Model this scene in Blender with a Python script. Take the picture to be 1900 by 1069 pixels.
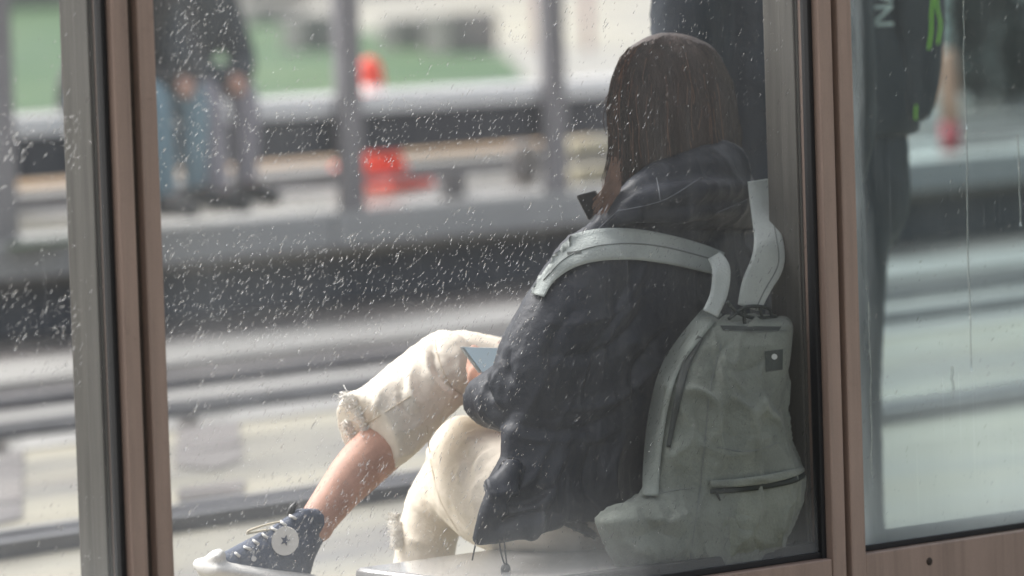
import bpy, bmesh, math, random
import numpy as np
from mathutils import Vector, Matrix, noise
from mathutils.bvhtree import BVHTree
R = math.radians
random.seed(7)
sc = bpy.context.scene
COL = sc.collection
for o in list(bpy.data.objects): bpy.data.objects.remove(o)

# ------------------------------------------------------------------ camera
FPX, CX, CY = 9500.0, 950.0, 534.5          # focal length and centre in photo pixels (1900 wide)
CAMZ = 1.62
pit, rol = R(4.0), R(1.85)
Fw = Vector((0, math.cos(pit), -math.sin(pit)))
U0 = Vector((0, math.sin(pit), math.cos(pit)))
R0 = Vector((1, 0, 0))
RT = R0 * math.cos(rol) - U0 * math.sin(rol)
UP = U0 * math.cos(rol) + R0 * math.sin(rol)
CAM = Vector((0, 0, CAMZ))
cd = bpy.data.cameras.new('camera'); cam = bpy.data.objects.new('camera', cd); COL.objects.link(cam)
m = Matrix.Identity(4)
for i in range(3):
    m[i][0] = RT[i]; m[i][1] = UP[i]; m[i][2] = -Fw[i]; m[i][3] = CAM[i]
cam.matrix_world = m
cd.sensor_width = 36; cd.lens = 36 * FPX / 1900
cd.clip_start = .1; cd.clip_end = 600
cd.dof.use_dof = True; cd.dof.focus_distance = 9.66; cd.dof.aperture_fstop = 3.1; cd.dof.aperture_blades = 0
sc.camera = cam

# ------------------------------------------------------------------ light (overcast)
w = bpy.data.worlds.new('World'); sc.world = w; w.use_nodes = True
wn = w.node_tree.nodes; wl = w.node_tree.links; wn.clear()
wo = wn.new('ShaderNodeOutputWorld'); bg = wn.new('ShaderNodeBackground'); sky = wn.new('ShaderNodeTexSky')
sky.sky_type = 'NISHITA'; sky.sun_disc = False
sky.sun_elevation = R(52); sky.sun_rotation = R(-60)
sky.air_density = 1.0; sky.dust_density = 6.0; sky.ozone_density = 1.0
hs = wn.new('ShaderNodeHueSaturation'); hs.inputs['Saturation'].default_value = .30
wl.new(sky.outputs[0], hs.inputs['Color']); wl.new(hs.outputs[0], bg.inputs[0]); wl.new(bg.outputs[0], wo.inputs[0])
bg.inputs[1].default_value = .15
sd = bpy.data.lights.new('sun', 'SUN'); sun = bpy.data.objects.new('sun', sd); COL.objects.link(sun)
sd.energy = 1.3; sd.angle = R(30); sd.color = (1, .97, .93)
_az = R(-60)
sdir = Vector((math.sin(_az) * math.cos(R(52)), math.cos(_az) * math.cos(R(52)), math.sin(R(52))))
sun.rotation_euler = sdir.to_track_quat('Z', 'Y').to_euler(); sun.location = (0, 0, 30)
vs = sc.view_settings
vs.view_transform = 'Standard'; vs.look = 'None'; vs.exposure = .95; vs.gamma = 1; vs.use_curve_mapping = False
sc.render.engine = 'CYCLES'
sc.cycles.max_bounces = 8; sc.cycles.transparent_max_bounces = 16; sc.cycles.transmission_bounces = 6
sc.cycles.caustics_refractive = False; sc.cycles.caustics_reflective = False

# ------------------------------------------------------------------ geometry of the place
A = R(41); WD = Vector((math.cos(A), math.sin(A), 0)); WN = Vector((-math.sin(A), math.cos(A), 0)); W0 = Vector((0, 9.5, 0))
B = R(48); BD = Vector((math.cos(B), math.sin(B), 0)); BN = Vector((-math.sin(B), math.cos(B), 0))
def ray(px, py): return Fw + RT * ((px - CX) / FPX) - UP * ((py - CY) / FPX)
def P(px, py, d): return CAM + ray(px, py) * d                       # point at view depth d
def wdepth(px, py, off=0.0):                                          # view depth of the glass wall + perpendicular offset
    r = ray(px, py); return (W0 + WN * off - CAM).dot(WN) / r.dot(WN)
def Q(px, py, off): return P(px, py, wdepth(px, py) + off)            # behind the glass by off (view depth)
def WS(px, py, off=0.0):                                              # wall coordinates (s, z)
    p = P(px, py, wdepth(px, py, off)); return (p - W0).dot(WD), p.z
def G(px, py, z):                                                     # point on a level plane
    r = ray(px, py); return CAM + r * ((z - CAM.z) / r.z)
def ST(px, py, z): p = G(px, py, z); return p.dot(BD), p.dot(BN)
def TV(px, py, t):                                                    # on the vertical plane at background coordinate t
    r = ray(px, py); p = CAM + r * ((t - CAM.dot(BN)) / r.dot(BN)); return p.dot(BD), p.z
def wp(s, off, z): return W0 + WD * s + WN * off + Vector((0, 0, z))
def bp(s, t, z): return BD * s + BN * t + Vector((0, 0, z))

# ------------------------------------------------------------------ materials
def mat(name, col, rough=.6, metal=0, bump=0, bscale=200, var=.0, vscale=8, spec=.5, sheen=0, stretch=(1, 1, 1), col2=None, coat=0, grain=0, gscale=900):
    m = bpy.data.materials.new(name); m.use_nodes = True
    n = m.node_tree.nodes; l = m.node_tree.links; b = n['Principled BSDF']
    b.inputs['Base Color'].default_value = (*col, 1); b.inputs['Roughness'].default_value = rough; b.inputs['Metallic'].default_value = metal
    b.inputs['Specular IOR Level'].default_value = spec
    if sheen: b.inputs['Sheen Weight'].default_value = sheen
    if coat: b.inputs['Coat Weight'].default_value = coat; b.inputs['Coat Roughness'].default_value = .08
    tc = n.new('ShaderNodeTexCoord'); mp = n.new('ShaderNodeMapping'); mp.inputs['Scale'].default_value = stretch
    l.new(tc.outputs['Object'], mp.inputs[0])
    if var or col2:
        t = n.new('ShaderNodeTexNoise'); t.inputs['Scale'].default_value = vscale; t.inputs['Detail'].default_value = 6; t.inputs['Roughness'].default_value = .6
        l.new(mp.outputs[0], t.inputs['Vector'])
        c = n.new('ShaderNodeValToRGB'); c.color_ramp.elements[0].position = .3; c.color_ramp.elements[1].position = .7
        c2 = col2 or tuple(min(1, x * (1 + var)) for x in col); c1 = col if col2 else tuple(x * (1 - var) for x in col)
        c.color_ramp.elements[0].color = (*c1, 1); c.color_ramp.elements[1].color = (*c2, 1)
        l.new(t.outputs[0], c.inputs[0]); src = c.outputs[0]
        if grain:
            g = n.new('ShaderNodeTexNoise'); g.inputs['Scale'].default_value = gscale; g.inputs['Detail'].default_value = 2
            l.new(tc.outputs['Object'], g.inputs['Vector'])
            mr = n.new('ShaderNodeMapRange'); mr.inputs[1].default_value = .3; mr.inputs[2].default_value = .7; mr.inputs[3].default_value = 1 - grain; mr.inputs[4].default_value = 1 + grain
            l.new(g.outputs[0], mr.inputs[0])
            vm = n.new('ShaderNodeVectorMath'); vm.operation = 'SCALE'; l.new(src, vm.inputs[0]); l.new(mr.outputs[0], vm.inputs[3]); src = vm.outputs[0]
        l.new(src, b.inputs['Base Color'])
    if bump:
        t2 = n.new('ShaderNodeTexNoise'); t2.inputs['Scale'].default_value = bscale; t2.inputs['Detail'].default_value = 4
        l.new(mp.outputs[0], t2.inputs['Vector'])
        bb = n.new('ShaderNodeBump'); bb.inputs['Strength'].default_value = bump; bb.inputs['Distance'].default_value = .004
        l.new(t2.outputs[0], bb.inputs['Height']); l.new(bb.outputs[0], b.inputs['Normal'])
    return m
M = {}
M['brown'] = mat('painted_aluminium', (.27, .195, .16), .48, .0, bump=.10, bscale=380, var=.13, vscale=5, stretch=(6, 6, .5), grain=.10, gscale=700)
def streaks(m_, amt=.16):
    n = m_.node_tree.nodes; l = m_.node_tree.links; b = n['Principled BSDF']; src = b.inputs['Base Color'].links[0].from_socket
    tc = n.new('ShaderNodeTexCoord'); mp = n.new('ShaderNodeMapping'); mp.inputs['Scale'].default_value = (70, 70, 1.6); l.new(tc.outputs['Object'], mp.inputs[0])
    t = n.new('ShaderNodeTexNoise'); t.inputs['Scale'].default_value = 1; t.inputs['Detail'].default_value = 5; l.new(mp.outputs[0], t.inputs['Vector'])
    mr = n.new('ShaderNodeMapRange'); mr.inputs[1].default_value = .5; mr.inputs[2].default_value = .72; mr.inputs[3].default_value = 1; mr.inputs[4].default_value = 1 - amt; l.new(t.outputs[0], mr.inputs[0])
    v = n.new('ShaderNodeVectorMath'); v.operation = 'SCALE'; l.new(src, v.inputs[0]); l.new(mr.outputs[0], v.inputs[3]); l.new(v.outputs[0], b.inputs['Base Color'])
streaks(M['brown'])
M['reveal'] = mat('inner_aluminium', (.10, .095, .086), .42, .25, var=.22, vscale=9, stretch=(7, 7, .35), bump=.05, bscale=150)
M['groove'] = mat('dark_groove', (.05, .038, .03), .8, var=.2, vscale=30)
M['rubber'] = mat('black_rubber', (.008, .008, .009), .7)
M['steel'] = mat('wet_steel', (.16, .16, .17), .4, .3, var=.25, vscale=4)
M['bench'] = mat('wet_bench', (.33, .325, .32), .22, .1, var=.15, vscale=6, coat=.5)
M['jacket'] = mat('dark_jacket', (.0075, .0105, .019), .52, bump=.35, bscale=90, var=.35, vscale=14, col2=(.014, .017, .026), grain=.15, spec=.30)
M['coat'] = mat('navy_coat', (.012, .02, .032), .7, bump=.3, bscale=60, var=.3, vscale=9)
M['trouser'] = mat('cream_cotton', (.76, .69, .585), .85, bump=.25, bscale=260, var=.07, vscale=10, grain=.05)
M['seam'] = mat('trouser_seam_crease', (.50, .42, .31), .9)
M['fray'] = mat('frayed_cotton', (.88, .86, .82), .95)
M['skin'] = mat('skin', (.50, .28, .205), .58, var=.16, vscale=22, bump=.12, bscale=350, grain=.06)
M['hair'] = mat('brown_hair', (.024, .017, .015), .62, var=.35, vscale=14, col2=(.062, .041, .034), stretch=(3, 3, .8), bump=.4, bscale=60)
M['hair2'] = mat('light_hair_ends', (.15, .075, .045), .4, var=.3, vscale=30)
M['bag'] = mat('sage_canvas', (.155, .172, .148), .82, bump=.6, bscale=160, var=.24, vscale=9, grain=.16, gscale=700, sheen=.1)
M['strap'] = mat('sage_webbing', (.37, .40, .385), .85, bump=.5, bscale=240, var=.10, vscale=14, grain=.12, gscale=800)
M['strapd'] = mat('webbing_seam', (.15, .165, .16), .9)
M['zip'] = mat('zip_tape', (.018, .024, .022), .6)
M['black'] = mat('black_plastic', (.012, .012, .014), .4)
M['white'] = mat('white_rubber', (.72, .70, .66), .55, var=.08, vscale=20, bump=.1)
M['canvas'] = mat('navy_canvas', (.08, .095, .135), .8, bump=.5, bscale=300, var=.2, vscale=30, grain=.25, gscale=500)
M['screen'] = mat('phone_screen', (.34, .40, .44), .45)
M['screen'].node_tree.nodes['Principled BSDF'].inputs['Emission Color'].default_value = (.55, .68, .75, 1); M['screen'].node_tree.nodes['Principled BSDF'].inputs['Emission Strength'].default_value = .22
M['case'] = mat('phone_case', (.62, .66, .66), .3)
M['hole'] = mat('screw_recess', (.03, .02, .015), .8)

def wetmat(name, c1, c2, c3=None, rough=(.12, .5), sc_=.6, along=(.35, 2.2, 1), rot=B, bump=.1, thr=(.35, .65)):
    m = bpy.data.materials.new(name); m.use_nodes = True
    n = m.node_tree.nodes; l = m.node_tree.links; b = n['Principled BSDF']
    tc = n.new('ShaderNodeTexCoord'); mp = n.new('ShaderNodeMapping'); mp.vector_type = 'TEXTURE'
    mp.inputs['Rotation'].default_value = (0, 0, rot); mp.inputs['Scale'].default_value = (1 / along[0], 1 / along[1], 1)
    l.new(tc.outputs['Object'], mp.inputs[0])
    t = n.new('ShaderNodeTexNoise'); t.inputs['Scale'].default_value = sc_; t.inputs['Detail'].default_value = 7; t.inputs['Roughness'].default_value = .62
    l.new(mp.outputs[0], t.inputs['Vector'])
    c = n.new('ShaderNodeValToRGB'); e = c.color_ramp.elements; e[0].position = thr[0]; e[1].position = thr[1]
    e[0].color = (*c1, 1); e[1].color = (*c2, 1)
    if c3: q = e.new((thr[0] + thr[1]) / 2); q.color = (*c3, 1)
    l.new(t.outputs[0], c.inputs[0]); l.new(c.outputs[0], b.inputs['Base Color']); b.inputs['Specular IOR Level'].default_value = .28
    t3 = n.new('ShaderNodeTexNoise'); t3.inputs['Scale'].default_value = sc_ * 1.7; t3.inputs['Detail'].default_value = 4
    l.new(mp.outputs[0], t3.inputs['Vector'])
    mr = n.new('ShaderNodeMapRange'); mr.inputs[1].default_value = .4; mr.inputs[2].default_value = .62; mr.inputs[3].default_value = rough[0]; mr.inputs[4].default_value = rough[1]
    l.new(t3.outputs[0], mr.inputs[0]); l.new(mr.outputs[0], b.inputs['Roughness'])
    t2 = n.new('ShaderNodeTexNoise'); t2.inputs['Scale'].default_value = 60; l.new(tc.outputs['Object'], t2.inputs['Vector'])
    bb = n.new('ShaderNodeBump'); bb.inputs['Strength'].default_value = bump; bb.inputs['Distance'].default_value = .005
    l.new(t2.outputs[0], bb.inputs['Height']); l.new(bb.outputs[0], b.inputs['Normal'])
    return m
M['ground'] = wetmat('wet_paving', (.14, .132, .128), (.33, .305, .235), (.25, .235, .19), rough=(.3, .65), sc_=.8, along=(.4, 1.3, 1))
M['track'] = wetmat('wet_track_bed', (.12, .11, .11), (.22, .20, .185), sc_=1.2, rough=(.2, .6))
M['plat'] = wetmat('platform_paving', (.11, .10, .095), (.27, .24, .185), (.15, .14, .13), sc_=.9, along=(.5, 1.2, 1))
M['concrete'] = wetmat('wet_concrete', (.24, .235, .225), (.36, .35, .33), sc_=1.5, rough=(.3, .6))
M['concface'] = wetmat('concrete_face', (.34, .35, .36), (.42, .425, .42), sc_=1.2, rough=(.4, .7))
M['nose'] = wetmat('wet_kerb_top', (.50, .49, .47), (.62, .61, .58), sc_=1.5, rough=(.2, .5))
M['dark'] = wetmat('recess_shade', (.08, .092, .12), (.12, .128, .15), sc_=2, rough=(.5, .8))  # shadow below the platform edge is put into this dark colour
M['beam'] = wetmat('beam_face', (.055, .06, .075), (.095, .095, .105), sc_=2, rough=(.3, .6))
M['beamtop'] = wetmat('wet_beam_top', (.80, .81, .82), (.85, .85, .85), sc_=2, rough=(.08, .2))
M['postg'] = mat('grey_post', (.27, .26, .27), .5, var=.15, vscale=3)
M['soil'] = wetmat('tan_soil', (.15, .105, .065), (.34, .21, .095), sc_=.8, rough=(.5, .9))
M['grass'] = wetmat('grass', (.045, .095, .05), (.09, .14, .06), (.06, .115, .055), sc_=.5, rough=(.7, .9), along=(1, 1, 1))
M['pale'] = wetmat('pale_paving', (.32, .30, .23), (.40, .37, .27), (.27, .265, .25), sc_=.22, rough=(.4, .8), along=(1, .6, 1))
M['facade'] = wetmat('pale_stone', (.40, .37, .27), (.50, .46, .34), sc_=.4, rough=(.6, .9))
M['stone'] = mat('grey_stone', (.30, .29, .28), .7, var=.2, vscale=2)
M['window'] = mat('window_glass', (.16, .18, .19), .2)
M['orange'] = mat('orange_plastic', (.95, .10, .06), .5)
M['conewhite'] = mat('reflective_band', (.8, .78, .74), .4)
M['denim'] = mat('pale_denim', (.19, .30, .36), .8, var=.2, vscale=8)
M['greytr'] = mat('grey_cotton', (.30, .29, .33), .8, var=.1, vscale=8)
M['bjacket'] = mat('speckled_jacket', (.035, .045, .055), .8, var=.5, vscale=30)
M['neon'] = mat('neon_cord', (.30, .75, .02), .5)
M['letter'] = mat('letter_print', (.8, .85, .8), .7)
M['leaf'] = mat('dark_leaf', (.018, .034, .03), .7, var=.4, vscale=5)
M['carpaint'] = mat('pale_car_paint', (.42, .55, .52), .25, coat=.6)

# ------------------------------------------------------------------ object helpers
def tag(o, label=None, cat=None, group=None, kind=None):
    if label: o['label'] = label
    if cat: o['category'] = cat
    if group: o['group'] = group
    if kind: o['kind'] = kind
    return o
def empty(name, loc, label=None, cat=None, group=None):
    o = bpy.data.objects.new(name, None); COL.objects.link(o); o.location = loc
    return tag(o, label, cat, group)
def put(name, me, material, parent=None, smooth=False):
    me.materials.clear(); me.materials.append(material)
    if smooth: me.polygons.foreach_set('use_smooth', [True] * len(me.polygons))
    o = bpy.data.objects.new(name, me); COL.objects.link(o)
    if parent:
        o.parent = parent; bpy.context.view_layer.update() if False else None
        o.matrix_parent_inverse = Matrix.Translation(-parent.location) if not parent.parent else Matrix.Identity(4)
    return o
class MB:
    def __init__(s): s.v = []; s.f = []
    def add(s, vs, fs):
        k = len(s.v); s.v += [tuple(v) for v in vs]; s.f += [tuple(i + k for i in f) for f in fs]
    def hexa(s, c):      # 8 corners: bottom loop 4, top loop 4
        s.add(c, [(3, 2, 1, 0), (4, 5, 6, 7), (0, 1, 5, 4), (1, 2, 6, 5), (2, 3, 7, 6), (3, 0, 4, 7)])
    def wbox(s, s0, s1, o0, o1, z0, z1): s.hexa([wp(a, b, c) for c in (z0, z1) for a, b in ((s0, o0), (s1, o0), (s1, o1), (s0, o1))])
    def bbox(s, s0, s1, o0, o1, z0, z1): s.hexa([bp(a, b, c) for c in (z0, z1) for a, b in ((s0, o0), (s1, o0), (s1, o1), (s0, o1))])
    def mesh(s, name='m'):
        me = bpy.data.meshes.new(name); me.from_pydata(s.v, [], s.f); me.update(); return me
    def build(s, name, material, parent=None, smooth=False, bevel=0, seg=2):
        me = s.mesh(name)
        if bevel:
            bm = bmesh.new(); bm.from_mesh(me); bmesh.ops.bevel(bm, geom=bm.edges[:], offset=bevel, segments=seg, affect='EDGES', profile=.5); bm.to_mesh(me); bm.free()
        return put(name, me, material, parent, smooth)
def catmull(pts, n):
    pts = [np.array(p, float) for p in pts]
    if len(pts) == 2: return [pts[0] * (1 - t) + pts[1] * t for t in np.linspace(0, 1, n)]
    out = []; k = len(pts) - 1
    for i in range(n):
        u = i / (n - 1) * k; j = min(int(u), k - 1); t = u - j
        p0 = pts[max(j - 1, 0)]; p1 = pts[j]; p2 = pts[j + 1]; p3 = pts[min(j + 2, k)]
        out.append(.5 * ((2 * p1) + (p2 - p0) * t + (2 * p0 - 5 * p1 + 4 * p2 - p3) * t * t + (3 * p1 - p0 - 3 * p2 + p3) * t ** 3))
    return out
FV = np.array(Fw)
def tube(mb, pts, rad, n=16, seg=18, cap='round', depthr=None):
    """pts world points, rad image-plane radii, depthr radii along the other axis"""
    depthr = depthr or rad
    data = [list(p) + [r, d] for p, r, d in zip(pts, rad, depthr)]
    c = catmull(data, n); ring = []
    P3 = [x[:3] for x in c]; prev = None
    rings = []
    for i, x in enumerate(c):
        T = P3[min(i + 1, n - 1)] - P3[max(i - 1, 0)]; T = T / (np.linalg.norm(T) + 1e-9)
        sd_ = np.cross(T, FV)
        if np.linalg.norm(sd_) < .15: sd_ = prev if prev is not None else np.cross(T, [0, 0, 1])
        sd_ = sd_ - T * sd_.dot(T); sd_ /= np.linalg.norm(sd_) + 1e-9
        if prev is not None and sd_.dot(prev) < 0: sd_ = -sd_
        prev = sd_; D = np.cross(T, sd_)
        rings.append((x[:3], sd_, D, max(x[3], .0008), max(x[4], .0008), T))
    seq = []
    if cap == 'round':
        r0 = rings[0]
        for a in (75, 50, 25): q = R(a); seq.append((r0[0] - r0[5] * r0[3] * math.sin(q) * .8, r0[1], r0[2], r0[3] * math.cos(q), r0[4] * math.cos(q)))
    seq += [r[:5] for r in rings]
    if cap == 'round':
        r1 = rings[-1]
        for a in (25, 50, 75): q = R(a); seq.append((r1[0] + r1[5] * r1[3] * math.sin(q) * .8, r1[1], r1[2], r1[3] * math.cos(q), r1[4] * math.cos(q)))
    if cap == 'tuck':    # hollow far end
        r1 = rings[-1]; T = r1[5]
        for back, k in ((.0, .86), (.035, .82), (.07, .78)): seq.append((r1[0] - T * back, r1[1], r1[2], r1[3] * k, r1[4] * k))
    vs_ = []; fs = []
    for (p, s1, d1, ra, rb) in seq:
        for k in range(seg):
            a = 2 * math.pi * k / seg; vs_.append(p + s1 * ra * math.cos(a) + d1 * rb * math.sin(a))
    m_ = len(seq)
    for i in range(m_ - 1):
        for k in range(seg):
            a = i * seg + k; b = i * seg + (k + 1) % seg
            fs.append((a, b, b + seg, a + seg))
    fs.append(tuple(reversed(range(seg)))); fs.append(tuple((m_ - 1) * seg + k for k in range(seg)))
    mb.add(vs_, fs)
def outline_loft(mb, rows, seg=36, expo=2.4):
    """rows: (py, left px, right px, centre off, half depth front, half depth back, [off right])  closed loft between horizontal slices"""
    rings = []
    for r in rows:
        py, l, rr, oc, hf, hb = r[:6]; orr = r[6] if len(r) > 6 else oc; ol = r[7] if len(r) > 7 else oc
        c = Q((l + rr) / 2, py, (orr + ol) / 2); a = (Q(rr, py, orr) - Q(l, py, ol)) / 2
        ring = []
        for k in range(seg):
            th = 2 * math.pi * k / seg; ct, st_ = math.cos(th), math.sin(th)
            x = math.copysign(abs(ct) ** (2 / expo), ct); y = math.copysign(abs(st_) ** (2 / expo), st_)
            ring.append(c + a * x + Fw * (y * (hb if y > 0 else hf)))
        rings.append(ring)
    vs_ = [v for r in rings for v in r]; fs = []
    for i in range(len(rings) - 1):
        for k in range(seg):
            a = i * seg + k; b = i * seg + (k + 1) % seg; fs.append((a, a + seg, b + seg, b))
    fs.append(tuple(range(seg))); fs.append(tuple(reversed(range((len(rings) - 1) * seg, len(rings) * seg))))
    mb.add(vs_, fs)
def ellipsoid(mb, c, ax, n=14):
    """ax: three semi-axis vectors"""
    vs_ = []; fs = []
    for i in range(1, n):
        th = math.pi * i / n
        for k in range(2 * n):
            ph = math.pi * k / n
            vs_.append(Vector(c) + ax[0] * math.sin(th) * math.cos(ph) + ax[1] * math.sin(th) * math.sin(ph) + ax[2] * math.cos(th))
    for i in range(n - 2):
        for k in range(2 * n):
            a = i * 2 * n + k; b = i * 2 * n + (k + 1) % (2 * n); fs.append((a, a + 2 * n, b + 2 * n, b))
    t = len(vs_); vs_ += [Vector(c) + ax[2], Vector(c) - ax[2]]
    for k in range(2 * n):
        fs.append((t, k, (k + 1) % (2 * n))); a = (n - 2) * 2 * n
        fs.append((t + 1, a + (k + 1) % (2 * n), a + k))
    mb.add(vs_, fs)
def fuse(mb, voxel, smooth=4, disp=None):
    """voxel union of the closed pieces -> one smooth mesh"""
    me = mb.mesh(); bm = bmesh.new(); bm.from_mesh(me); bmesh.ops.recalc_face_normals(bm, faces=bm.faces[:]); bm.to_mesh(me); bm.free()
    o = bpy.data.objects.new('tmp', me); COL.objects.link(o)
    r = o.modifiers.new('r', 'REMESH'); r.mode = 'VOXEL'; r.voxel_size = voxel
    if smooth: s = o.modifiers.new('s', 'SMOOTH'); s.iterations = smooth; s.factor = .5
    bpy.context.view_layer.update()
    dg = bpy.context.evaluated_depsgraph_get()
    out = bpy.data.meshes.new_from_object(o.evaluated_get(dg)); bpy.data.objects.remove(o)
    if disp:
        nv = len(out.vertices); co = np.empty(nv * 3); out.vertices.foreach_get('co', co); co = co.reshape(-1, 3)
        nn = np.empty(nv * 3); out.vertex_normals.foreach_get('vector', nn) if hasattr(out, 'vertex_normals') else out.vertices.foreach_get('normal', nn)
        nn = nn.reshape(-1, 3)
        for i in range(nv): co[i] += nn[i] * disp(Vector(co[i]), Vector(nn[i]))
        out.vertices.foreach_set('co', co.ravel()); out.update()
    return out
def bvh(me): return BVHTree.FromPolygons([v.co[:] for v in me.vertices], [p.vertices[:] for p in me.polygons])
def onto(px, py, trees, lift=.004, dflt=None):
    r = ray(px, py).normalized(); best = None
    for t in trees:
        h = t.ray_cast(CAM, r)
        if h[0] is not None and (best is None or h[3] < best): best = h[3]
    if best is None: return dflt if dflt is not None else None
    return CAM + r * (best - lift)
def topx(p):                                                          # world point -> image pixel
    d = Vector(p) - CAM; z = d.dot(Fw); return CX + FPX * d.dot(RT) / z, CY - FPX * d.dot(UP) / z
def sheet(pts3, thick=.006):                                          # grid [i][j] of points -> solid sheet
    mb = MB(); ni = len(pts3); nj = len(pts3[0]); k = ni * nj
    top = [p for r in pts3 for p in r]; bot = [Vector(p) + Fw * thick for p in top]
    fs = []
    for i in range(ni - 1):
        for j in range(nj - 1):
            a = i * nj + j; fs.append((a, a + 1, a + nj + 1, a + nj)); fs.append((k + a, k + a + nj, k + a + nj + 1, k + a + 1))
    for i in range(ni - 1):
        a = i * nj; fs.append((a, a + nj, k + a + nj, k + a)); a = i * nj + nj - 1; fs.append((a + nj, a, k + a, k + a + nj))
    for j in range(nj - 1):
        a = j; fs.append((a + 1, a, k + a, k + a + 1)); a = (ni - 1) * nj + j; fs.append((a, a + 1, k + a + 1, k + a))
    mb.add(top + bot, fs); return mb
def ribbon(path, widths, trees=None, lift=.006, thick=.008, n=30, m=7, dome=.004, offs=None):
    """path: image points (px,py); widths px; laid on the trees' surface, or at the given wall offsets"""
    c = catmull([(p[0], p[1], w, (offs[i] if offs else 0)) for i, (p, w) in enumerate(zip(path, widths))], n)
    rows = []
    for i, x in enumerate(c):
        t = c[min(i + 1, n - 1)][:2] - c[max(i - 1, 0)][:2]; t = t / (np.linalg.norm(t) + 1e-9); nn = np.array([-t[1], t[0]])
        row = []
        for j in range(m):
            u = (j / (m - 1) - .5); q = x[:2] + nn * u * x[2]
            dm = dome * (1 - (2 * u) ** 2)
            if offs: row.append(Q(q[0], q[1], x[3]) - Fw * dm)
            else:
                cen = onto(x[0], x[1], trees, lift) ; pt = onto(q[0], q[1], trees, lift, cen)
                if pt is None: pt = rows[-1][j] if rows else Q(q[0], q[1], .3)
                row.append(pt - Fw * dm)
        rows.append(row)
    # relax depth jumps
    for _ in range(6):
        D = [[(Vector(p) - CAM).dot(Fw) for p in r] for r in rows]
        for i in range(len(rows)):
            for j in range(m):
                nb = [D[a][b] for a, b in ((i - 1, j), (i + 1, j), (i, j - 1), (i, j + 1)) if 0 <= a < len(rows) and 0 <= b < m]
                d = min(D[i][j], sum(nb) / len(nb)); k = d / D[i][j]; rows[i][j] = CAM + (Vector(rows[i][j]) - CAM) * k
    return sheet(rows, thick)
def wire(path3, r, seg=5, n=None):
    mb = MB(); tube(mb, path3, [r] * len(path3), n=n or max(2, len(path3) * 3), seg=seg, cap='none'); return mb

# ================================================================== SETTING
def quad(name, material, pts, kind='structure'):
    mb = MB(); mb.add(pts, [tuple(range(len(pts)))]); o = mb.build(name, material); o['kind'] = kind; return o
quad('ground', M['ground'], [(-150, -20, 0), (150, -20, 0), (150, 220, 0), (-150, 220, 0)])
ZP = .40
S0, T0 = ST(500, 412, ZP)                        # front edge of the far platform
_, TB = ST(655, 392, ZP)                         # posts of the beam
SL, SR = -40, 90
# sky is the world; far terrain beyond platform
mb = MB(); mb.bbox(SL, SR, T0 + .03, T0 + 60, .22, ZP - .004); mb.build('platform', M['plat'])['kind'] = 'structure'
mb = MB(); mb.bbox(SL, SR, T0 + .25, T0 + 60, .0, .22); mb.build('platform_base', M['dark'])['kind'] = 'structure'
kerb = empty('platform_kerb', bp(S0, T0, 0)); kerb['kind'] = 'structure'
s = SL + 20
while s < SR - 20:
    mb = MB(); mb.bbox(s, s + 1.99, T0 - .06, T0 + .36, .262, ZP + .004); o = mb.build('kerb_stone', M['concface'], kerb, bevel=.012); s += 2.0
# recessed lower face has the undercut shade in its dark colour, upper slab face lighter

# track bed strips and rails on the ground between shelter and platform
def strip(name, material, py0, py1, px=330, z=.004, h=None, kind='structure'):
    _, ta = ST(px, py0, 0); _, tb = ST(px, py1, 0)
    if h:
        mb = MB(); mb.bbox(SL, SR, min(ta, tb), max(ta, tb), .0, h); o = mb.build(name, material)
    else:
        mb = MB(); mb.add([bp(SL, ta, z), bp(SR, ta, z), bp(SR, tb, z), bp(SL, tb, z)], [(0, 1, 2, 3)]); o = mb.build(name, material)
    o['kind'] = kind; return o
strip('track_bed', M['track'], 600, 760, z=.004)
strip('track_slab', M['concrete'], 652, 690, h=.035)
strip('track_slab', M['concrete'], 742, 757, h=.03)
strip('track_slab', M['concrete'], 762, 800, z=.006)
def rail(py, px=330):
    _, t = ST(px, py, 0)
    mb = MB(); mb.bbox(SL, SR, t - .03, t + .03, .0, .045); o = mb.build('rail_track', M['steel']); o['kind'] = 'structure'
    mb = MB(); mb.bbox(SL, SR, t + .04, t + .12, .001, .009); o = mb.build('rail_gutter', M['track']); o['kind'] = 'structure'
rail(722); rail(775); rail(968); rail(985)
strip('wet_channel', M['beamtop'], 955, 985, z=.005)
quad('puddle', M['track'], [G(*q, .006) for q in ((330, 775), (440, 765), (450, 850), (400, 870), (325, 865))])
quad('puddle', M['track'], [G(*q, .007) for q in ((330, 905), (455, 888), (450, 915), (330, 930))])
quad('puddle', M['track'], [G(*q, .006) for q in ((-20, 800), (45, 795), (40, 960), (-20, 975))])

# ground beyond the platform edge
def tstrip(name, material, pts, z):
    return quad(name, material, [G(px, py, z) for px, py in pts])
tstrip('soil_strip', M['soil'], [(-300, 378), (700, 292), (1100, 262), (1100, 180), (700, 215), (-300, 260)], ZP + .004)
tstrip('lawn', M['grass'], [(-300, 290), (500, 190), (980, 150), (940, 105), (760, 68), (560, 42), (300, 25), (100, 5), (-300, -15)], ZP + .012)
tstrip('grass_patch', M['grass'], [(15, 462), (150, 448), (150, 428), (20, 436)], ZP + .008)
tstrip('pale_path', M['pale'], [(-300, 30), (560, 60), (1010, 170), (2300, 120), (2200, -60), (600, -70), (-300, -60)], ZP + .008)
_, TK = ST(900, 305, ZP)
mb = MB(); mb.bbox(SL, SR, T0 - .05, T0 + .34, ZP + .006, ZP + .016); mb.build('kerb_nosing', M['nose'])['kind'] = 'structure'
mb = MB(); mb.bbox(SL, SR, TK, TK + .22, ZP - .01, ZP + .035); mb.build('rear_kerb', M['concrete'])['kind'] = 'structure'

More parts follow.
